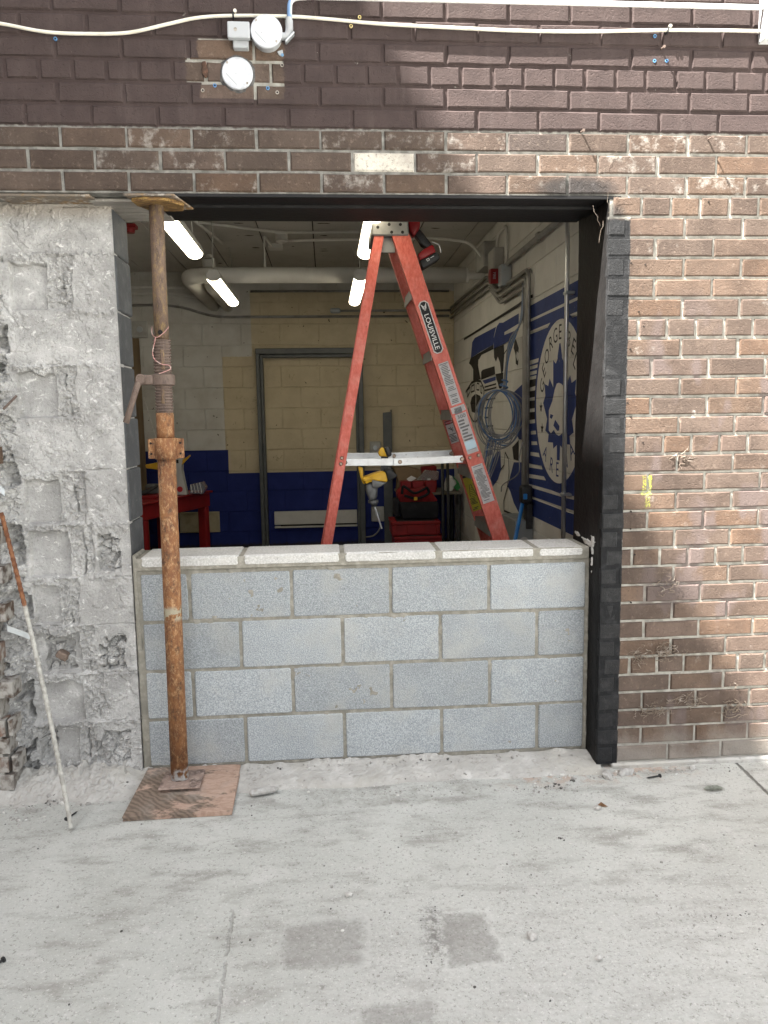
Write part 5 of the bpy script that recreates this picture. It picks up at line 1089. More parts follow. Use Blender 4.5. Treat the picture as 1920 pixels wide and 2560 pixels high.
obj('pull_box', bev(prism(NB(), [(2.44, 2.315), (2.44, 2.415), (2.50, 2.42), (2.53, 2.38), (2.50, 2.32)], 'x', XR-0.125, XR-0.07), 0.004), MAT_RED, t)
obj('back_box', bbox(XR-0.075, XR-0.001, 2.345, 2.438, 2.285, 2.43, 0.006), MAT_GALV, t)
obj('lettering', text(NB(), 'FIRE', (XR-0.10, 2.4385, 2.367), (0, 0, -1), (1, 0, 0), 0.026), MAT_WHT, t)
t = thing('fire_alarm', 'red alarm sounder on the ceiling at the left behind the shoring post', 'fire alarm', (-0.81, 2.9, CEIL))
obj('base', bbox(-0.855, -0.76, 2.86, 2.95, CEIL-0.03, CEIL+0.001, 0.006), MAT_RED, t); obj('sounder', lathe(NB(), [(0.036, CEIL-0.0301), (0.03, CEIL-0.06)], (-0.807, 2.905, 0), 'z', 18), MAT_RED, t)
MAT_BOXG = M('painted_steel_box', (0.40, 0.39, 0.36), 0.6, layers=[(10, (0.30, 0.29, 0.265), 0.45, 0.7)])
for (y0, y1, z0, z1, d, lab) in ((2.80, 3.09, 2.50, 2.68, 0.10, 'larger square painted box high on the mural wall'), (2.58, 2.78, 2.40, 2.59, 0.07, 'smaller worn square box beside the larger one on the mural wall')):
    t = thing('electrical_box', lab, 'electrical box', (XR, (y0+y1)/2, z0)); obj('body', bbox(XR-d, XR-0.001, y0, y1, z0, z1, 0.004), MAT_BOXG, t); obj('cover', bbox(XR-d-0.004, XR-d-0.0002, y0+.008, y1-.008, z0+.008, z1-.008, 0.002), MAT_BOXG, t)
t = thing('electrical_box', 'grey electrical cabinet low on the mural wall behind the ladder foot', 'electrical box', (XR, 1.9, 0.45))
obj('body', bbox(XR-0.12, XR-0.001, 1.74, 2.10, 0.40, 0.755, 0.005), M('grey_cabinet', (0.22, 0.235, 0.23), 0.5, layers=[(9, (0.19, 0.2, 0.195), 0.4, 0.7)]), t)
for z in (0.50, 0.62): obj('knockout', lathe(NB(), [(0.03, 1.7385), (0.03, 1.742)], (XR-0.06, 0, z), 'y', 18), MAT_BOXG, t)
for x, z, s, lab in ((1.05, 1.10, 0.055, 'small light switch box beside the steel angle'), (1.064, 0.433, 0.065, 'square socket cover low on the blue wall'), (-1.19, 2.27, 0.07, 'painted square box at the far left of the rear wall')):
    t = thing('wall_box', lab, 'electrical box', (x, YB, z)); obj('plate', bbox(x-s, x+s, YB-0.04, YB-0.0005, z-s*1.15, z+s*1.15, 0.006), MAT_BOXG, t); obj('centre', lathe(NB(), [(s*0.4, YB-0.044), (s*0.42, YB-0.0395)], (x, 0, z), 'y', 16), MAT_GALV, t)
tag(obj('flexible_cable', tube(NB(), spline([(1.09, YB-0.02, 0.34), (1.08, YB-0.03, 0.28), (1.02, YB-0.03, 0.215), (0.93, YB-0.03, 0.20)], 6), 0.008, 8), MAT_EMT, loc=(1.0, YB, 0.2)), 'grey cable curving from the low socket to the door frame', 'cable')

# ================================================================== DOOR FRAME, HEATER, PANELS ON THE REAR WALL
MAT_DF = M('grey_steel_frame', (0.075, 0.08, 0.078), 0.45, layers=[(10, (0.10, 0.105, 0.10), 0.4, 0.7)], spec=0.4)
df = thing('door_frame', 'grey steel door frame standing against the rear wall', 'door frame', (0.42, YB-0.1, 0))
def jamb(x0, x1): return bev(box(NB(), x0, x1, YB-0.13, YB-0.004, -0.02, 2.02), 0.004)
obj('jamb', jamb(-0.095, -0.058), MAT_DF, df); obj('jamb', jamb(0.885, 0.935), MAT_DF, df)
obj('stop', bbox(-0.0575, -0.030, YB-0.085, YB-0.004, -0.02, 2.015, 0.003), MAT_DF, df); obj('stop', bbox(0.862, 0.8845, YB-0.085, YB-0.004, -0.02, 2.015, 0.003), MAT_DF, df)
obj('head', bbox(-0.095, 0.935, YB-0.13, YB-0.004, 2.0205, 2.075, 0.004), MAT_DF, df); obj('head_stop', bbox(-0.03, 0.862, YB-0.085, YB-0.004, 1.99, 2.0203, 0.003), MAT_DF, df)
ht = thing('baseboard_heater', 'long white baseboard heater on the blue wall', 'heater', (0.45, YB, 0.32)); MAT_HT = M('cream_heater', (0.56, 0.545, 0.50), 0.5, layers=[(5, (0.48, 0.47, 0.43), 0.4, 0.7)])
obj('casing', bbox(0.03, 0.855, YB-0.062, YB-0.001, 0.352, 0.482, 0.006, 2), MAT_HT, ht); obj('louvre', bbox(0.09, 0.85, YB-0.058, YB-0.004, 0.338, 0.350, 0.002), MAT_DARK, ht); obj('base', bbox(0.03, 0.855, YB-0.06, YB-0.001, 0.318, 0.336, 0.003), MAT_HT, ht)
vp = thing('vent_panel', 'tan blanking panel low on the blue wall behind the red bench', 'panel', (-0.7, YB, 0.29)); MAT_TAN = M('tan_panel', (0.40, 0.345, 0.225), 0.7, layers=[(12, (0.3, 0.255, 0.16), 0.45, 0.7)])
obj('panel', bbox(-0.91, -0.515, YB-0.012, YB-0.001, 0.288, 0.495, 0.002), MAT_TAN, vp)
for (x0, x1, z0, z1) in ((-0.905, -0.52, 0.478, 0.492), (-0.905, -0.52, 0.291, 0.305), (-0.905, -0.891, 0.306, 0.477), (-0.534, -0.52, 0.306, 0.477)): obj('frame_strip', bbox(x0, x1, YB-0.022, YB-0.0122, z0, z1, 0.002), MAT_TAN, vp)
an = thing('steel_angle', 'dark grey steel angle leaning upright against the rear wall', 'steel angle', (1.18, YB-0.15, 0))
obj('face_leg', bev(prism(NB(), [(1.125, -0.02), (1.205, -0.02), (1.205, 1.455), (1.125, 1.447)], 'y', YB-0.10, YB-0.092), 0.001), MAT_DF, an); obj('side_leg', bbox(1.2055, 1.2135, YB-0.10, YB-0.02, -0.02, 1.475, 0.001), MAT_DF, an)
tag(obj('wood_board', bbox(-1.36, -1.205, YB-0.03, YB-0.006, -0.02, 2.2, 0.003), M('brown_board', (0.20, 0.145, 0.085), 0.85, layers=[(5, (0.14, 0.10, 0.06), 0.4, 0.7)], stretch=(6, 6, 0.6)), loc=(-1.25, YB, 0)), 'brown wooden board upright at the far left of the rear wall', 'board')
tag(obj('broom_handle', tube(NB(), [(-0.86, 4.0, 0.90), (-1.13, 4.45, 1.62)], 0.006, 8), MAT_FIL, loc=(-0.86, 4.0, 0.9)), 'thin pale stick leaning behind the shoring post', 'stick')
xs = np.linspace(-1.5, 1.8, 230); ys = np.linspace(YB-0.5, YB-0.008, 34); XX, YY = np.meshgrid(xs, ys); cv, ce = cell(XX, YY, 26, 3)
zz = -0.022 + sst(YY, YB-0.48, YB-0.1)*(0.10 + 0.05*fbm(XX, YY, 3, 3, 3) + 0.045*(cv-.3)*sst(ce, 0, .25))
zz = np.where(sst(np.abs(XX-0.42), 0.46, 0.40) > 0, zz, zz)
o = kind(grid_mesh('debris', np.stack([XX, YY, zz], -1), M('dark_debris', (0.035, 0.028, 0.020), 0.95, layers=[(38, (0.22, 0.18, 0.12), 0.60, 0.66), (60, (0.012, 0.01, 0.008), 0.45, 0.6)], bump=(50, 0.006)), None), 'stuff'); o['label'] = 'dark rubble and dust heaped along the foot of the rear wall'
# ================================================================== STEP LADDER
def make_frp():
    g = G('orange_fibreglass', 0.5, spec=0.35)
    c = g.mix(g.ss(g.noise(90, 4, 0.7, v=g.vec((1, 1, 0.4))), 0.35, 0.7), (0.42, 0.072, 0.045), (0.55, 0.13, 0.095))
    c = g.mix(g.mul(g.ss(g.noise(14, 5, 0.7), 0.45, 0.75), 0.5), c, (0.56, 0.24, 0.20)); c = g.mix(g.mul(g.ss(g.noise(9, 6, 0.75, v=g.vec((1, 1, 0.5), (5, 5, 5))), 0.55, 0.72), 0.5), c, (0.30, 0.09, 0.065)); 
    c = g.mix(g.ss(g.noise(60, 3, 0.6), 0.72, 0.75), c, (0.10, 0.03, 0.02)); g.color(c); g.bump(g.noise(200, 3), 0.0008); return g.m
MAT_FRP = make_frp()
MAT_ALU = M('worn_aluminium', (0.52, 0.53, 0.53), 0.42, 0.55, layers=[(14, (0.42, 0.42, 0.42), 0.4, 0.7), (60, (0.25, 0.24, 0.22), 0.66, 0.72)], bump=(90, 0.0008))
MAT_STEPALU = M('step_aluminium', (0.20, 0.197, 0.185), 0.55, 0.3, layers=[(14, (0.15, 0.147, 0.138), 0.4, 0.7)])
MAT_RIVET = M('rivet', (0.24, 0.19, 0.15), 0.4, 0.7)
MAT_STWHITE = M('white_sticker', (0.72, 0.72, 0.71), 0.5, layers=[(25, (0.62, 0.62, 0.61), 0.5, 0.7)]); MAT_STBLACK = M('black_print', (0.02, 0.02, 0.021), 0.5); MAT_STGREY = M('grey_print', (0.10, 0.10, 0.10), 0.5)
MAT_STYEL = M('yellow_sticker', (0.62, 0.56, 0.05), 0.5, layers=[(25, (0.52, 0.47, 0.05), 0.5, 0.7)]); MAT_STBLUE = M('pale_blue_print', (0.42, 0.55, 0.62), 0.5); MAT_STRED = M('red_print', (0.45, 0.03, 0.04), 0.5)
ld = thing('step_ladder', 'orange fibreglass step ladder standing open behind the low wall', 'ladder', (1.05, 1.08, -0.02))
ZT = 2.305
def near_y(z): return 0.86 + (0.925-0.86)*z/2.3
def far_y(z): return 1.34 + (1.23-1.34)*z/2.3
def fx(z): return 0.952 + (2.286-z)*0.3272
def rx(z): return 0.844 + (z-2.286)*0.1904
FN = lambda z: Vector((fx(z), near_y(z), z)); FF = lambda z: Vector((fx(z), far_y(z), z)); RN = lambda z: Vector((rx(z), near_y(z)+0.004, z)); RF = lambda z: Vector((rx(z), far_y(z)-0.004, z))
def rail(name, f, width, depth, inward):
    """channel section: web across x, two flanges turned inward (towards y = inward)"""
    a, b = f(-0.015), f(ZT); t = (b-a).normalized(); wv = (Vector((1, 0, 0)) - t*t.x).normalized(); dv = Vector((0, inward, 0))
    bm = NB(); obox(bm, a, b, wv, width, 0.005)
    for s in (-1, 1):
        o_ = wv*(s*(width/2-0.0026)) + dv*(depth/2+0.0027); obox(bm, a+o_, b+o_, wv, 0.005, depth)
    return obj(name, bm, MAT_FRP, ld)
rn = rail('front_rail', FN, 0.083, 0.03, 1); rf = rail('front_rail', FF, 0.083, 0.03, -1)
rrn = rail('rear_rail', RN, 0.047, 0.024, 1); rrf = rail('rear_rail', RF, 0.047, 0.024, -1)
for k in range(7):
    z = 0.256 + 0.297*k
    bm = NB(); x = fx(z); y0, y1 = near_y(z)+0.008, far_y(z)-0.008
    prism(bm, [(x-0.036, z), (x+0.040, z), (x+0.040, z-0.035), (x+0.036, z-0.035), (x+0.036, z-0.004), (x-0.032, z-0.004), (x-0.032, z-0.052), (x-0.036, z-0.052)], 'y', y0, y1)
    obj('step', bm, MAT_STEPALU, ld)
for z in (0.35, 0.95, 1.55): obj('rear_brace', obox(NB(), (rx(z), near_y(z)+0.012, z), (rx(z), far_y(z)-0.012, z), (1, 0, 0), 0.03, 0.012), MAT_ALU, ld)
cap = obj('top_cap', bev(prism(NB(), [(0.808, 2.287), (0.99, 2.287), (0.985, 2.40), (0.812, 2.40)], 'y', near_y(2.3)-0.012, far_y(2.3)+0.012), 0.006), MAT_STEPALU, ld)
for x, z in ((0.838, 2.325), (0.893, 2.338), (0.948, 2.338), (0.905, 2.302), (0.958, 2.302)):
    obj('cap_hole', lathe(NB(), [(0.0075, -0.0006), (0.0075, 0.002)], (x, near_y(2.3)-0.0122, z), 'y', 12), MAT_DARK, cap)
obj('cap_bracket', bbox(0.855, 0.925, near_y(2.2)+0.035, near_y(2.2)+0.045, 2.215, 2.2865, 0.002), MAT_STEPALU, ld)
def spreader(y, zl, name):
    s = obj(name, bev(obox(NB(), (0.650, y, zl), (0.965, y, zl-0.004), (0, 0, 1), 0.036, 0.005), 0.001), MAT_ALU, ld)
    obj('spreader_half', bev(obox(NB(), (0.900, y-0.007, zl-0.004), (1.252, y-0.007, zl+0.006), (0, 0, 1), 0.036, 0.005), 0.001), MAT_ALU, s)
    obj('rivet', lathe(NB(), [(0.008, y-0.016), (0.011, y-0.0105)], (0.932, 0, zl-0.003), 'y', 12), MAT_RIVET, s)
    for x in (0.655, 1.248): obj('rivet', lathe(NB(), [(0.008, y-0.017), (0.012, y-0.0105)], (x, 0, zl+(0.005 if x > 1 else 0)), 'y', 12), MAT_RIVET, s)
spreader(near_y(1.19)+0.026, 1.190, 'spreader'); spreader(far_y(1.19)-0.03, 1.203, 'spreader')
def web(z, across=0.0, lift=0.0035): 
    a, b = FN(0), FN(ZT); t = (b-a).normalized(); wv = (Vector((1, 0, 0)) - t*t.x).normalized()
    return FN(z) + wv*across + Vector((0, -lift, 0)), -t, wv
def rivets(f, zs, xs, par):
    for z, dx in zip(zs, xs):
        p = f(z); obj('rivet', lathe(NB(), [(0.006, -0.009), (0.0095, -0.003), (0.0095, 0.0)], (p.x+dx, p.y-0.0025, z), 'y', 12), MAT_RIVET, par)
rivets(FN, (1.203, 1.214), (-0.022, 0.025), rn); rivets(RN, (1.213, 1.184), (0.0, 0.0), rrn)
def quad(bm, c, u, v, a, b, l):
    """thin plate centred c, half sizes a along u, b along v, lifted l towards the camera"""
    n = Vector((0, -1, 0))*l
    bm.faces.new([bm.verts.new(Vector(c) + u*su*a + v*sv*b + n) for su, sv in ((-1, -1), (1, -1), (1, 1), (-1, 1))])
def sticker(par, f, z0, z1, hw, m, rows, lift, skip=0.0, seed=1, off=0.0, name='sticker', pm=None):
    r = random.Random(seed); a, b = f(0), f(ZT); t = -(b-a).normalized(); wv = (Vector((1, 0, 0)) - t*t.x).normalized(); zc = (z0+z1)/2; c = f(zc) + wv*off + Vector((0, -lift, 0)); hl = (z0-z1)/2/abs(t.z)
    bm = NB(); quad(bm, c, t, wv, hl, hw, 0.0); bmesh.ops.solidify(bm, geom=bm.faces[:], thickness=0.0004)
    s = obj(name, bm, m, par); pb = NB(); u = -hl*0.93 + skip*hl*2; st = hl*1.9/rows
    while u < hl*0.93:
        L_ = hw*r.uniform(0.45, 0.85); o_ = r.uniform(-1, 0.2)*(hw*0.85-L_)
        if r.random() < 0.88: quad(pb, c + t*u + wv*o_, t, wv, st*0.26, L_, 0.0010)
        u += st
    if len(pb.faces): obj('print', pb, pm or MAT_STGREY, s)
    else: pb.free()
    return s, c, t, wv, hl
# name badge
z0, z1 = 1.976, 1.723
c, dn, wv = web((z0+z1)/2, -0.002); hl = (z0-z1)/2/abs(dn.z)
def octo(bm, hl_, hw_, ch, l): bm.faces.new([bm.verts.new(c + dn*u + wv*v + Vector((0, -l, 0))) for u, v in ((-hl_, -hw_+ch), (-hl_+ch, -hw_), (hl_-ch, -hw_), (hl_, -hw_+ch), (hl_, hw_-ch), (hl_-ch, hw_), (-hl_+ch, hw_), (-hl_, hw_-ch))]); bmesh.ops.solidify(bm, geom=bm.faces[:], thickness=0.0004); return bm
bd = obj('name_badge', octo(NB(), hl, 0.0255, 0.014, 0), MAT_STWHITE, rn); obj('badge_field', octo(NB(), hl-0.005, 0.0205, 0.0125, 0.0008), MAT_STBLACK, bd)
obj('badge_lettering', text(NB(), 'LOUISVILLE', c + dn*0.022 + wv*(-0.001) + Vector((0, -0.0020, 0)), dn, wv, 0.034, 1.06), MAT_STWHITE, bd)
chv = NB()
for k in range(3):
    u = -hl*0.90 + 0.008*k
    for s in (-1, 1): chv.faces.new([chv.verts.new(c + dn*(u+du) + wv*(s*v) + Vector((0, -0.0020, 0))) for du, v in ((0.0, 0.014-0.002*k), (0.004, 0.014-0.002*k), (0.020, 0.001), (0.016, 0.001))])
obj('badge_chevron', chv, MAT_STWHITE, bd)
sticker(rn, FN, 1.677, 1.470, 0.026, MAT_STWHITE, 26, 0.0035, seed=2)
s, c2, t2, w2, h2 = sticker(rn, FN, 1.462, 1.432, 0.036, MAT_STWHITE, 1, 0.0040, seed=3, skip=0.9)
bc = NB()
for k in range(14): quad(bc, c2 + w2*(-0.018+0.0026*k), t2, w2, 0.008, 0.0007 + 0.0006*(k % 3 == 0), 0.001)
obj('barcode', bc, MAT_STGREY, s)
s, c2, t2, w2, h2 = sticker(rn, FN, 1.424, 1.226, 0.029, MAT_STWHITE, 12, 0.0035, seed=4, skip=0.14, off=0.003)
obj('load_rating', text(NB(), '300', c2 - t2*(h2*0.86) + Vector((0, -0.0012, 0)), w2, -t2, 0.025, 1.2), MAT_STBLACK, s)
bb = NB(); quad(bb, c2 + t2*(h2*0.58), t2, w2, 0.022, 0.027, 0.0012); obj('blue_panel', bb, MAT_STBLUE, s)
sticker(rn, FN, 1.166, 0.975, 0.030, MAT_STWHITE, 30, 0.0035, seed=5)
# stickers on the inside of the far rail
dg, c2, t2, w2, h2 = sticker(rf, FF, 1.392, 1.268, 0.026, MAT_STWHITE, 16, 0.0035, seed=6, skip=0.58, off=-0.01, name='danger_sticker', pm=MAT_STBLACK)
bb = NB(); quad(bb, c2 - t2*(h2*0.82), t2, w2, h2*0.17, 0.026, 0.0012); o_ = obj('danger_band', bb, MAT_STBLACK, dg)
bb = NB(); cc = c2 - t2*(h2*0.82) + Vector((0, -0.002, 0)); bb.faces.new([bb.verts.new(cc + w2*0.022*math.cos(2*math.pi*k/20) + t2*0.0085*math.sin(2*math.pi*k/20)) for k in range(20)]); obj('danger_oval', bb, MAT_STRED, dg)
obj('danger_word', text(NB(), 'DANGER', cc + Vector((0, -0.001, 0)), w2, -t2, 0.0095, 1.0), MAT_STWHITE, dg)
bb = NB(); cc = c2 - t2*(h2*0.25) + Vector((0, -0.002, 0))
for (a, b, a2, b2, wd) in ((-0.012, -0.006, 0.004, 0.006, 0.005), (0.0, -0.010, 0.004, 0.006, 0.003), (0.004, 0.006, 0.012, -0.004, 0.003), (0.003, 0.005, 0.006, 0.018, 0.003), (0.003, 0.005, 0.014, 0.014, 0.0025)):
    obox(bb, cc + w2*a + t2*b, cc + w2*a2 + t2*b2, (0, 1, 0), 0.0006, wd)
obj('falling_figure', bb, MAT_STBLACK, dg)
ys_, c2, t2, w2, h2 = sticker(rf, FF, 1.088, 0.885, 0.026, MAT_STYEL, 26, 0.0035, seed=7, skip=0.62, off=-0.008, name='caution_sticker', pm=MAT_STBLACK)
bb = NB(); quad(bb, c2 - t2*(h2*0.92), t2, w2, h2*0.06, 0.024, 0.0012)
for k in range(6): quad(bb, c2 + t2*(-h2*0.25+k*0.010) + w2*0.004, t2, w2, 0.0013, 0.008+0.0016*k, 0.0012)
for s_ in (-1, 1): obox(bb, c2 + t2*(-h2*0.45) + w2*(0.004+s_*0.004) + Vector((0, -0.0015, 0)), c2 + t2*(h2*0.2) + w2*(0.004+s_*0.019) + Vector((0, -0.0015, 0)), (0, 1, 0), 0.0006, 0.003)
obj('caution_drawing', bb, MAT_STBLACK, ys_)
tag(obj('yellow_cord', tube(NB(), [(0.868, 0.96, 2.245), (0.90, 0.97, 2.27), (0.925, 0.99, 2.282)], 0.003, 6), MAT_STYEL, loc=(0.87, 0.96, 2.25)), 'bit of yellow cord at the ladder top', 'cord')

# ================================================================== POWER TOOLS ON THE LADDER
MAT_YEL = M('tool_yellow', (0.62, 0.36, 0.02), 0.5, layers=[(20, (0.50, 0.28, 0.02), 0.45, 0.7)], spec=0.4); MAT_TGREY = M('tool_grey_metal', (0.13, 0.132, 0.13), 0.5, 0.3, layers=[(20, (0.09, 0.09, 0.088), 0.45, 0.7)])
MAT_TBLK = M('tool_black', (0.02, 0.02, 0.021), 0.55, layers=[(30, (0.035, 0.035, 0.036), 0.45, 0.7)])
hd = thing('hammer_drill', 'yellow and grey rotary hammer hanging from the ladder spreader', 'rotary hammer', (0.82, 1.05, 0.95))
def slab(name, poly, y0, y1, m, par, b=0.008): return obj(name, bev(prism(NB(), poly, 'y', y0, y1), b, 2), m, par, True)
slab('motor_housing', HD_yel, 1.02, 1.11, MAT_YEL, hd, 0.012); slab('gear_housing', HD_grey, 1.03, 1.10, MAT_TGREY, hd, 0.014); slab('motor_cover', HD_mot, 1.012, 1.03, MAT_TGREY, hd, 0.005)
slab('side_handle', HD_side, 1.045, 1.085, MAT_YEL, hd, 0.006); slab('battery', HD_bat, 1.015, 1.115, MAT_TBLK, hd, 0.008); slab('chuck', HD_chuck, 1.045, 1.09, MAT_TBLK, hd, 0.006)
slab('grip', HD_hand, 1.04, 1.085, MAT_YEL, hd, 0.006); slab('grip_pad', HD_pad, 1.03, 1.095, MAT_TBLK, hd, 0.006)
obj('grip_neck', obox(NB(), (0.862, 1.065, 1.13), (0.868, 1.065, 1.225), (1, 0, 0), 0.035, 0.04), MAT_TBLK, hd)
obj('drill_bit', tube(NB(), [(HD_bit[0][0], 1.066, HD_bit[0][1]), ((HD_bit[0][0]+HD_bit[1][0])/2, 1.066, (HD_bit[0][1]+HD_bit[1][1])/2), (HD_bit[1][0], 1.066, HD_bit[1][1])], [0.0055, 0.005, 0.004], 8), MAT_ALU, hd)
obj('chuck_ring', lathe(NB(), [(0.027, 0.965), (0.027, 0.98)], (0.803, 1.066, 0), 'z', 16), MAT_TGREY, hd)
dr = thing('cordless_drill', 'red and black cordless drill hooked at the ladder top', 'cordless drill', (1.07, 1.05, 2.15))
slab('drill_head', RD_head, 1.02, 1.09, MAT_RED, dr, 0.012); slab('drill_grip', RD_hand, 1.03, 1.08, MAT_TBLK, dr, 0.008); slab('battery_top', RD_bt, 1.015, 1.095, MAT_RED, dr, 0.006); slab('battery', RD_bb, 1.012, 1.098, MAT_TBLK, dr, 0.006)
bb = NB(); P = Vector((1.102, 1.0112, 2.196)); u = Vector((0.886, 0, 0.464)); v = Vector((-0.464, 0, 0.886))
for a, b, c3, d in ((-0.014, 0, 0.0012, 0.005), (-0.002, 0, 0.0012, 0.005), (-0.008, 0.005, 0.007, 0.001), (-0.008, -0.005, 0.007, 0.001), (0.018, 0.002, 0.01, 0.0012)):
    q = P + u*a + v*b; bb.faces.new([bb.verts.new(q + u*(s1*c3) + v*(s2*d)) for s1, s2 in ((-1, -1), (1, -1), (1, 1), (-1, 1))])
obj('battery_marking', bb, MAT_STWHITE, dr)
obj('belt_hook', tube(NB(), bend([(1.115, 1.0, 2.275), (1.152, 1.0, 2.262), (1.158, 1.0, 2.225)], 0.01, 4), 0.003, 6), MAT_ALU, dr)

# ================================================================== TOOL STACK AT THE BACK RIGHT
def toolbox(x0, x1, z0, z1, label, lid=0.03):
    t = thing('tool_box', label, 'tool box', ((x0+x1)/2, 3.9, z0), 'red modular tool boxes')
    Y0, Y1 = 3.72, 4.06
    obj('body', bbox(x0+0.008, x1-0.008, Y0+0.008, Y1, z0, z1-lid-0.001, 0.008, 2), MAT_RED, t); obj('lid', bbox(x0, x1, Y0, Y1, z1-lid, z1, 0.006, 2), MAT_RED, t)
    for x in (x0+0.005, x1-0.04): obj('corner_guard', bbox(x, x+0.035, Y0+0.0005, Y0+0.03, z0+0.012, z1-lid-0.003, 0.004), MAT_RED, t)
    obj('front_panel', bbox(x0+0.14, x1-0.14, Y0+0.002, Y0+0.012, z0+0.015, z1-lid-0.008, 0.003), MAT_RED, t)
    obj('lid_strip', bbox(x0+0.05, x1-0.05, Y0+0.004, Y1-0.02, z1+0.0002, z1+0.006, 0.002), MAT_TBLK, t)
    return t
toolbox(1.143, 1.583, -0.021, 0.212, 'lowest red tool box of the stack, just above the coping line', 0.04); toolbox(1.143, 1.583, 0.2185, 0.352, 'middle red tool box of the stack behind the ladder'); toolbox(1.12, 1.558, 0.3595, 0.487, 'topmost red tool box, under the tool bag')
bag = thing('tool_bag', 'red and black fabric tool bag on top of the stacked tool boxes', 'tool bag', (1.37, 3.88, 0.495)); MAT_BAGR = M('red_fabric', (0.22, 0.014, 0.016), 0.9, layers=[(18, (0.13, 0.008, 0.01), 0.45, 0.7)], bump=(120, 0.001)); MAT_BAGB = M('black_fabric', (0.012, 0.012, 0.015), 0.9, layers=[(18, (0.02, 0.02, 0.024), 0.45, 0.7)], bump=(120, 0.001))
bz = [(x, max(z, 0.4945)) for x, z in BAG_blk]
slab('bag_base', bz, 3.76, 4.02, MAT_BAGB, bag, 0.02); slab('bag_top', [(x, z+0.0015) for x, z in BAG_red], 3.79, 3.99, MAT_BAGR, bag, 0.015)
obj('carry_handle', tube(NB(), spline([(x, 3.765 - 0.02*math.sin(i*0.8), z) for i, (x, z) in enumerate(BAG_h)], 5), 0.012, 8), MAT_BAGB, bag, True); obj('buckle', bbox(1.325, 1.355, 3.74, 3.752, 0.67, 0.70, 0.003), MAT_YEL, bag)
obj('side_pocket', bbox(1.155, 1.205, 3.80, 3.98, 0.52, 0.68, 0.018, 2), MAT_BAGB, bag)
wb = thing('work_table', 'dark low work table against the rear wall behind the tool bag', 'table', (1.5, 4.4, -0.02)); MAT_WTOP = M('table_top', (0.16, 0.145, 0.12), 0.7, layers=[(8, (0.11, 0.10, 0.085), 0.4, 0.7)])
obj('table_top', bbox(1.225, XR-0.03, 4.10, 4.58, 0.675, 0.70, 0.004), MAT_WTOP, wb)
for x in (1.245, XR-0.07):
    for y in (4.12, 4.54): obj('leg', bbox(x, x+0.03, y, y+0.03, -0.021, 0.6745, 0.003), MAT_TBLK, wb)
bn = thing('storage_bin', 'open red plastic bin with two dividers behind the tool bag', 'bin', (1.41, 4.2, 0.70))
for a, b in ((1.244, 1.345), (1.352, 1.462), (1.469, 1.578)): obj('bin_cell', bev(prism(NB(), [(a+0.004, 0.7005), (b-0.004, 0.7005), (b, 0.808), (a, 0.808)], 'y', 4.105, 4.25), 0.005), MAT_RED, bn)
tag(obj('cardboard_box', bev(prism(NB(), [(1.235, 0.7005), (1.46, 0.7005), (1.46, 0.895), (1.335, 0.925), (1.20, 0.922), (1.245, 0.80)], 'y', 4.30, 4.55), 0.003), M('cardboard', (0.26, 0.185, 0.11), 0.85, layers=[(8, (0.2, 0.14, 0.085), 0.4, 0.7)]), loc=(1.35, 4.4, 0.7)), 'brown cardboard box on the table behind the red bin', 'box')
def make_clear():
    g = G('clear_plastic', 0.12, spec=0.5); g.color((0.75, 0.76, 0.76)); g.put(g.b.inputs['Transmission Weight'], 0.75); g.put(g.b.inputs['IOR'], 1.3); return g.m
MAT_CLEAR = make_clear()
cl = thing('parts_case', 'clear plastic parts case tipped up on the table', 'parts case', (1.52, 4.28, 0.81)); obj('case', bev(prism(NB(), [(1.40, 0.8095), (1.49, 0.905), (1.612, 0.889), (1.604, 0.8095)], 'y', 4.16, 4.24), 0.004), MAT_CLEAR, cl); obj('latch', bbox(1.50, 1.53, 4.152, 4.1595, 0.812, 0.83, 0.002), MAT_STWHITE, cl)
tag(obj('tool_case', bev(prism(NB(), [(1.465, 0.7005), (1.62, 0.7005), (1.62, 0.93), (1.48, 0.918)], 'y', 4.36, 4.52), 0.01, 2), MAT_BAGR, loc=(1.53, 4.4, 0.7)), 'dark red tool case half hidden behind the clear parts case', 'tool case')
ht_ = thing('hand_truck', 'black steel hand truck standing beside the tool boxes', 'hand truck', (1.63, 3.65, -0.02))
for x in (1.566, 1.612): obj('upright', tube(NB(), [(x, 3.62, -0.015), (x, 3.63, 0.6), (x, 3.66, 1.02)], 0.0135, 10), MAT_TBLK, ht_, True)
obj('crossbar', tube(NB(), [(1.566, 3.66, 1.02), (1.566, 3.665, 1.04), (1.612, 3.665, 1.04), (1.612, 3.66, 1.02)], 0.0135, 8), MAT_TBLK, ht_); obj('upright', tube(NB(), [(1.70, 3.62, -0.015), (1.705, 3.64, 0.63)], 0.013, 10), MAT_TBLK, ht_, True)
obj('toe_plate', bbox(1.545, 1.73, 3.50, 3.64, -0.0212, -0.013, 0.002), MAT_TBLK, ht_); obj('wheel', lathe(NB(), [(0.05, 0), (0.065, 0.006), (0.065, 0.034), (0.05, 0.04)], (1.735, 3.68, 0.045), 'x', 18), MAT_TBLK, ht_); obj('red_foot', bbox(1.585, 1.635, 3.585, 3.60, 0.25, 0.31, 0.006), MAT_RED, ht_)
MAT_GRN = M('green_print', (0.03, 0.20, 0.05), 0.5, layers=[(12, (0.02, 0.14, 0.04), 0.4, 0.7)])
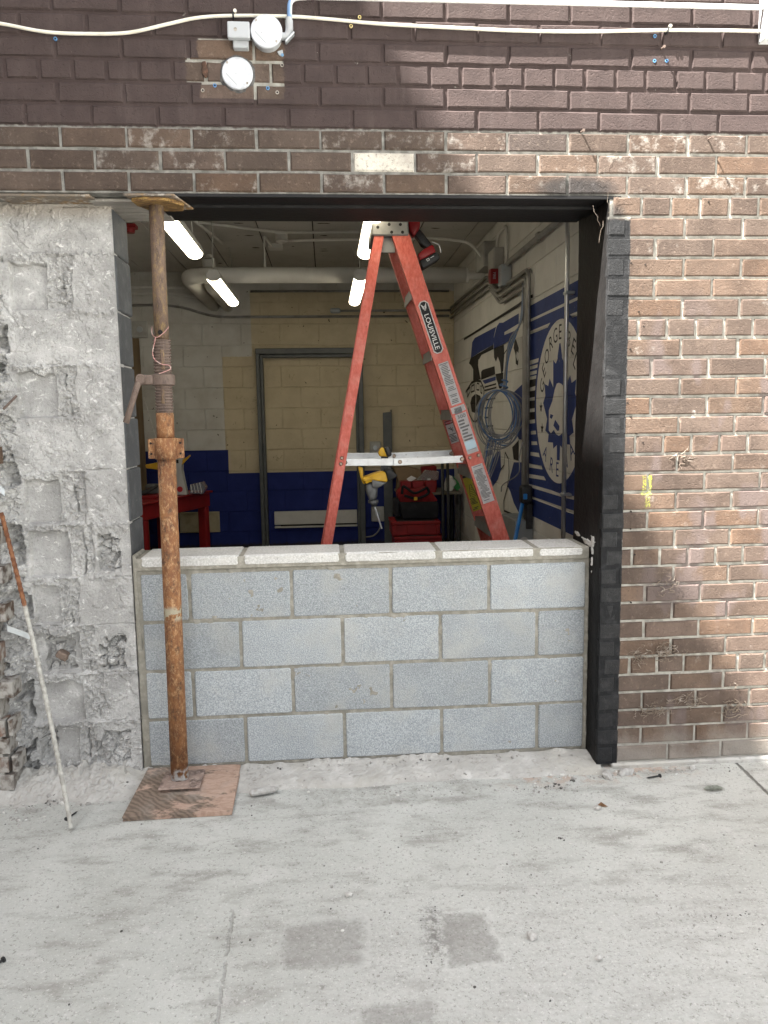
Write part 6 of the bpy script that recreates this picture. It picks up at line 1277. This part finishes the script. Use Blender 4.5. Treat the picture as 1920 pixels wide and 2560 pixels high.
tag(obj('green_package', bev(prism(NB(), [(1.735, 0.855), (1.795, 0.785), (1.81, 0.735), (1.78, 0.7055), (1.745, 0.74), (1.78, 0.775)], 'y', 4.13, 4.16), 0.003), MAT_GRN, loc=(1.77, 4.145, 0.705)), 'folded green packaging on the table beside the hand truck', 'package'); tag(obj('plastic_bag', bev(prism(NB(), [(1.675, 0.7005), (1.74, 0.7005), (1.775, 0.77), (1.735, 0.85), (1.70, 0.83), (1.68, 0.77)], 'y', 4.17, 4.30), 0.012, 2), MAT_STWHITE, loc=(1.72, 4.23, 0.70)), 'crumpled white bag on the table behind the green packaging', 'bag')
tag(obj('paper_sheet', bev(prism(NB(), [(1.32, 0.8095), (1.345, 0.8095), (1.395, 0.835), (1.345, 0.86), (1.30, 0.83)], 'y', 4.115, 4.125), 0.001), MAT_STWHITE, loc=(1.34, 4.12, 0.81)), 'curled white paper sticking up from the red bin', 'paper')

# ================================================================== RED BENCH AND THINGS AT THE LEFT
A = Vector((-0.925, 3.30, 0)); B = Vector((-0.53, 4.29, 0)); e = (B-A).normalized(); nn = Vector((-e.y, e.x, 0)); 
bt = thing('work_bench', 'red plastic work bench half hidden behind the shoring post', 'work bench', tuple(A + Vector((0, 0, -0.02))))
def bar2(name, p, q, z0, z1, wd): return obj(name, bev(obox(NB(), p + Vector((0, 0, (z0+z1)/2)), q + Vector((0, 0, (z0+z1)/2)), (0, 0, 1), z1-z0, wd), 0.006), MAT_RED, bt)
WD = 0.55
bar2('apron', A + nn*0.02, B + nn*0.02, 0.60, 0.728, 0.025); bar2('apron', A + nn*(WD-0.02), B + nn*(WD-0.02), 0.60, 0.728, 0.025); bar2('end_apron', A + e*0.0135 + nn*0.036, A + e*0.0135 + nn*(WD-0.036), 0.60, 0.728, 0.025)
obj('bench_top', bev(prism(NB(), [tuple((A - e*0.02 - nn*0.015)[:2]), tuple((B + e*0.02 - nn*0.015)[:2]), tuple((B + e*0.02 + nn*(WD+0.015))[:2]), tuple((A - e*0.02 + nn*(WD+0.015))[:2])], 'z', 0.7285, 0.745), 0.004), MAT_RED, bt)
for P in (A + e*0.055 + nn*0.05, B - e*0.055 + nn*0.05, A + e*0.055 + nn*(WD-0.05), B - e*0.055 + nn*(WD-0.05)):
    b = NB(); obox(b, P + Vector((0, 0, -0.021)), P + Vector((0, 0, 0.60)), e, 0.07, 0.085); obj('leg', bev(b, 0.012, 2), MAT_RED, bt)
bk = thing('plastic_container', 'tall off-white container with yellow side flaps on the red bench', 'container', (-0.80, 3.95, 0.746)); MAT_OFFW = M('offwhite_plastic', (0.50, 0.50, 0.485), 0.6, layers=[(7, (0.43, 0.43, 0.42), 0.4, 0.7)])
obj('body', bev(prism(NB(), [(-0.915, 0.7465), (-0.675, 0.7465), (-0.72, 0.97), (-0.695, 1.095), (-0.925, 1.06), (-0.90, 0.97)], 'y', 3.90, 4.0), 0.006), MAT_OFFW, bk)
obj('yellow_flap', bev(prism(NB(), [(-1.03, 1.02), (-0.921, 1.04), (-0.906, 0.972), (-1.02, 0.988)], 'y', 3.92, 3.96), 0.004), MAT_YEL, bk); obj('yellow_flap', bev(prism(NB(), [(-0.705, 1.055), (-0.64, 1.10), (-0.636, 1.09), (-0.712, 1.012)], 'y', 3.92, 3.96), 0.003), MAT_YEL, bk)
obj('label_print', bev(prism(NB(), [(-0.755, 1.03), (-0.735, 1.03), (-0.735, 1.06), (-0.755, 1.06)], 'y', 3.8985, 3.9), 0.0002), MAT_STBLACK, bk); obj('red_sticker', lathe(NB(), [(0.025, 3.8985), (0.025, 3.9)], (-0.735, 0, 0.80), 'y', 18), MAT_STRED, bk)
og = thing('clear_tray', 'clear plastic organiser tray tilted on the right end of the bench', 'tray', (-0.6, 3.98, 0.746))
obj('tray', bev(prism(NB(), [(-0.655, 0.758), (-0.545, 0.7465), (-0.515, 0.805), (-0.545, 0.855), (-0.65, 0.835)], 'y', 3.92, 4.06), 0.004), MAT_CLEAR, og)
for k in range(4): obj('divider', obox(NB(), (-0.632+0.027*k, 3.918, 0.765), (-0.645+0.027*k, 3.918, 0.838+0.005*k), (0, 1, 0), 0.003, 0.004), MAT_STWHITE, og)
tag(obj('tool_tray', bbox(-1.15, -0.88, 3.62, 3.80, 0.7455, 0.775, 0.006), MAT_RED, loc=(-1.0, 3.7, 0.745)), 'shallow red tray on the near end of the red bench', 'tray'); tag(obj('hand_tool', tube(NB(), [(-1.10, 3.60, 0.79), (-0.98, 3.65, 0.80), (-0.89, 3.72, 0.85)], [0.02, 0.022, 0.012], 8), MAT_TBLK, loc=(-1.0, 3.65, 0.78)), 'black hand tool lying across the red tray on the bench', 'tool'); tag(obj('power_tool', bbox(-1.0, -0.90, 3.75, 3.85, 0.7755, 0.86, 0.012), MAT_TGREY, loc=(-0.95, 3.8, 0.776)), 'grey tool standing in the red tray beside the shoring post', 'tool')

# ================================================================== COILED CABLES AND SQUEEGEE AT THE MURAL WALL
MAT_CB = M('blue_cable', (0.09, 0.17, 0.34), 0.5, layers=[(12, (0.13, 0.22, 0.4), 0.4, 0.7)]); MAT_CG = M('grey_cable', (0.27, 0.275, 0.28), 0.55, layers=[(12, (0.2, 0.2, 0.2), 0.4, 0.7)])
co_ = thing('cable_coil', 'coil of blue and grey cables hanging from the conduit on the mural wall', 'cable', (1.74, 2.1, 1.58))
r = random.Random(9); K = Vector((1.745, 2.12, 1.585)); U = Vector((0.86, -0.50, 0)).normalized(); Wv = Vector((0, 0, 1))
for i in range(15):
    a = r.uniform(0.10, 0.165); b = r.uniform(0.14, 0.205); cx_ = r.uniform(-0.03, 0.03) - 0.02; dep = r.uniform(-0.04, 0.03); pts = []
    ph = r.uniform(-0.1, 0.1)
    for k in range(41):
        th = math.pi/2 + 2*math.pi*k/40
        pts.append(K + U*(cx_ + a*math.cos(th) + ph*math.sin(th)*0.1) + Wv*(-b*0.98 - 0.012 + b*math.sin(th)) + Vector((-0.45, -0.8, 0))*(dep*(1-math.sin(th))*0.5 + 0.004*math.sin(3*th+i)))
    obj('cable', tube(NB(), pts, 0.0036 if i % 5 else 0.0048, 6, caps=False), MAT_CB if i % 5 == 0 else MAT_CG, co_, True)
for i in range(6):
    top = K + Vector((r.uniform(-.01, .02), r.uniform(-.03, .03), 0)); up = [top, K + Vector((0.035, 0.02, 0.2+0.02*i)), Vector((XR-0.05, 1.92-0.01*i, 2.0)), Vector((XR-0.05, 1.86, 2.22))]
    obj('cable', tube(NB(), spline(up, 8), 0.0042, 6), MAT_CB if i % 2 == 0 else MAT_CG, co_, True)
for i in range(9):
    s0 = K + U*(-0.11 + 0.02*i*0.6) + Vector((0, 0, -0.30 - 0.02*(i % 3))); L_ = r.uniform(0.28, 0.42)
    obj('cable', tube(NB(), spline([s0, s0 + Vector((-0.03, -0.01, -L_*0.4)), s0 + U*(-0.06-0.006*i) + Vector((0, 0, -L_))], 8), 0.0036, 6), MAT_CB if i % 4 == 1 else MAT_CG, co_, True)
obj('knot', tube(NB(), [K + U*(0.025*math.cos(t)) + Vector((-0.45, -0.8, 0))*0.02*math.sin(t) + Wv*(0.006*t - 0.03) for t in [k*0.5 for k in range(30)]], 0.006, 6), MAT_CB, co_, True)
tag(obj('loose_cable', tube(NB(), spline([(XR-0.06, 1.80, 1.24), (XR-0.10, 1.72, 1.15), (XR-0.10, 1.74, 1.05), (XR-0.14, 1.98, 0.96), (XR-0.14, 2.03, 0.91)], 8), 0.004, 6), MAT_CG, loc=(XR-0.08, 1.8, 1.0)), 'single grey cable end curling down beside the conduits', 'cable')
sq = thing('floor_squeegee', 'blue-handled tool with black head leaning in the corner behind the ladder', 'squeegee', (1.60, 1.75, -0.02)); MAT_BLUEP = M('blue_handle', (0.02, 0.18, 0.50), 0.35, layers=[(10, (0.02, 0.14, 0.42), 0.4, 0.7)], spec=0.5)
obj('handle', tube(NB(), [(1.585, 1.66, -0.015), (1.79, 1.755, 0.905)], 0.0125, 10), MAT_BLUEP, sq, True); obj('head', bbox(1.765, 1.838, 1.715, 1.795, 0.86, 0.975, 0.018, 2), MAT_TBLK, sq); obj('head_insert', bbox(1.775, 1.80, 1.708, 1.7145, 0.89, 0.925, 0.003), MAT_BLUEP, sq); obj('blade', bbox(1.80, 1.842, 1.73, 1.79, 0.70, 0.859, 0.004), MAT_TBLK, sq)
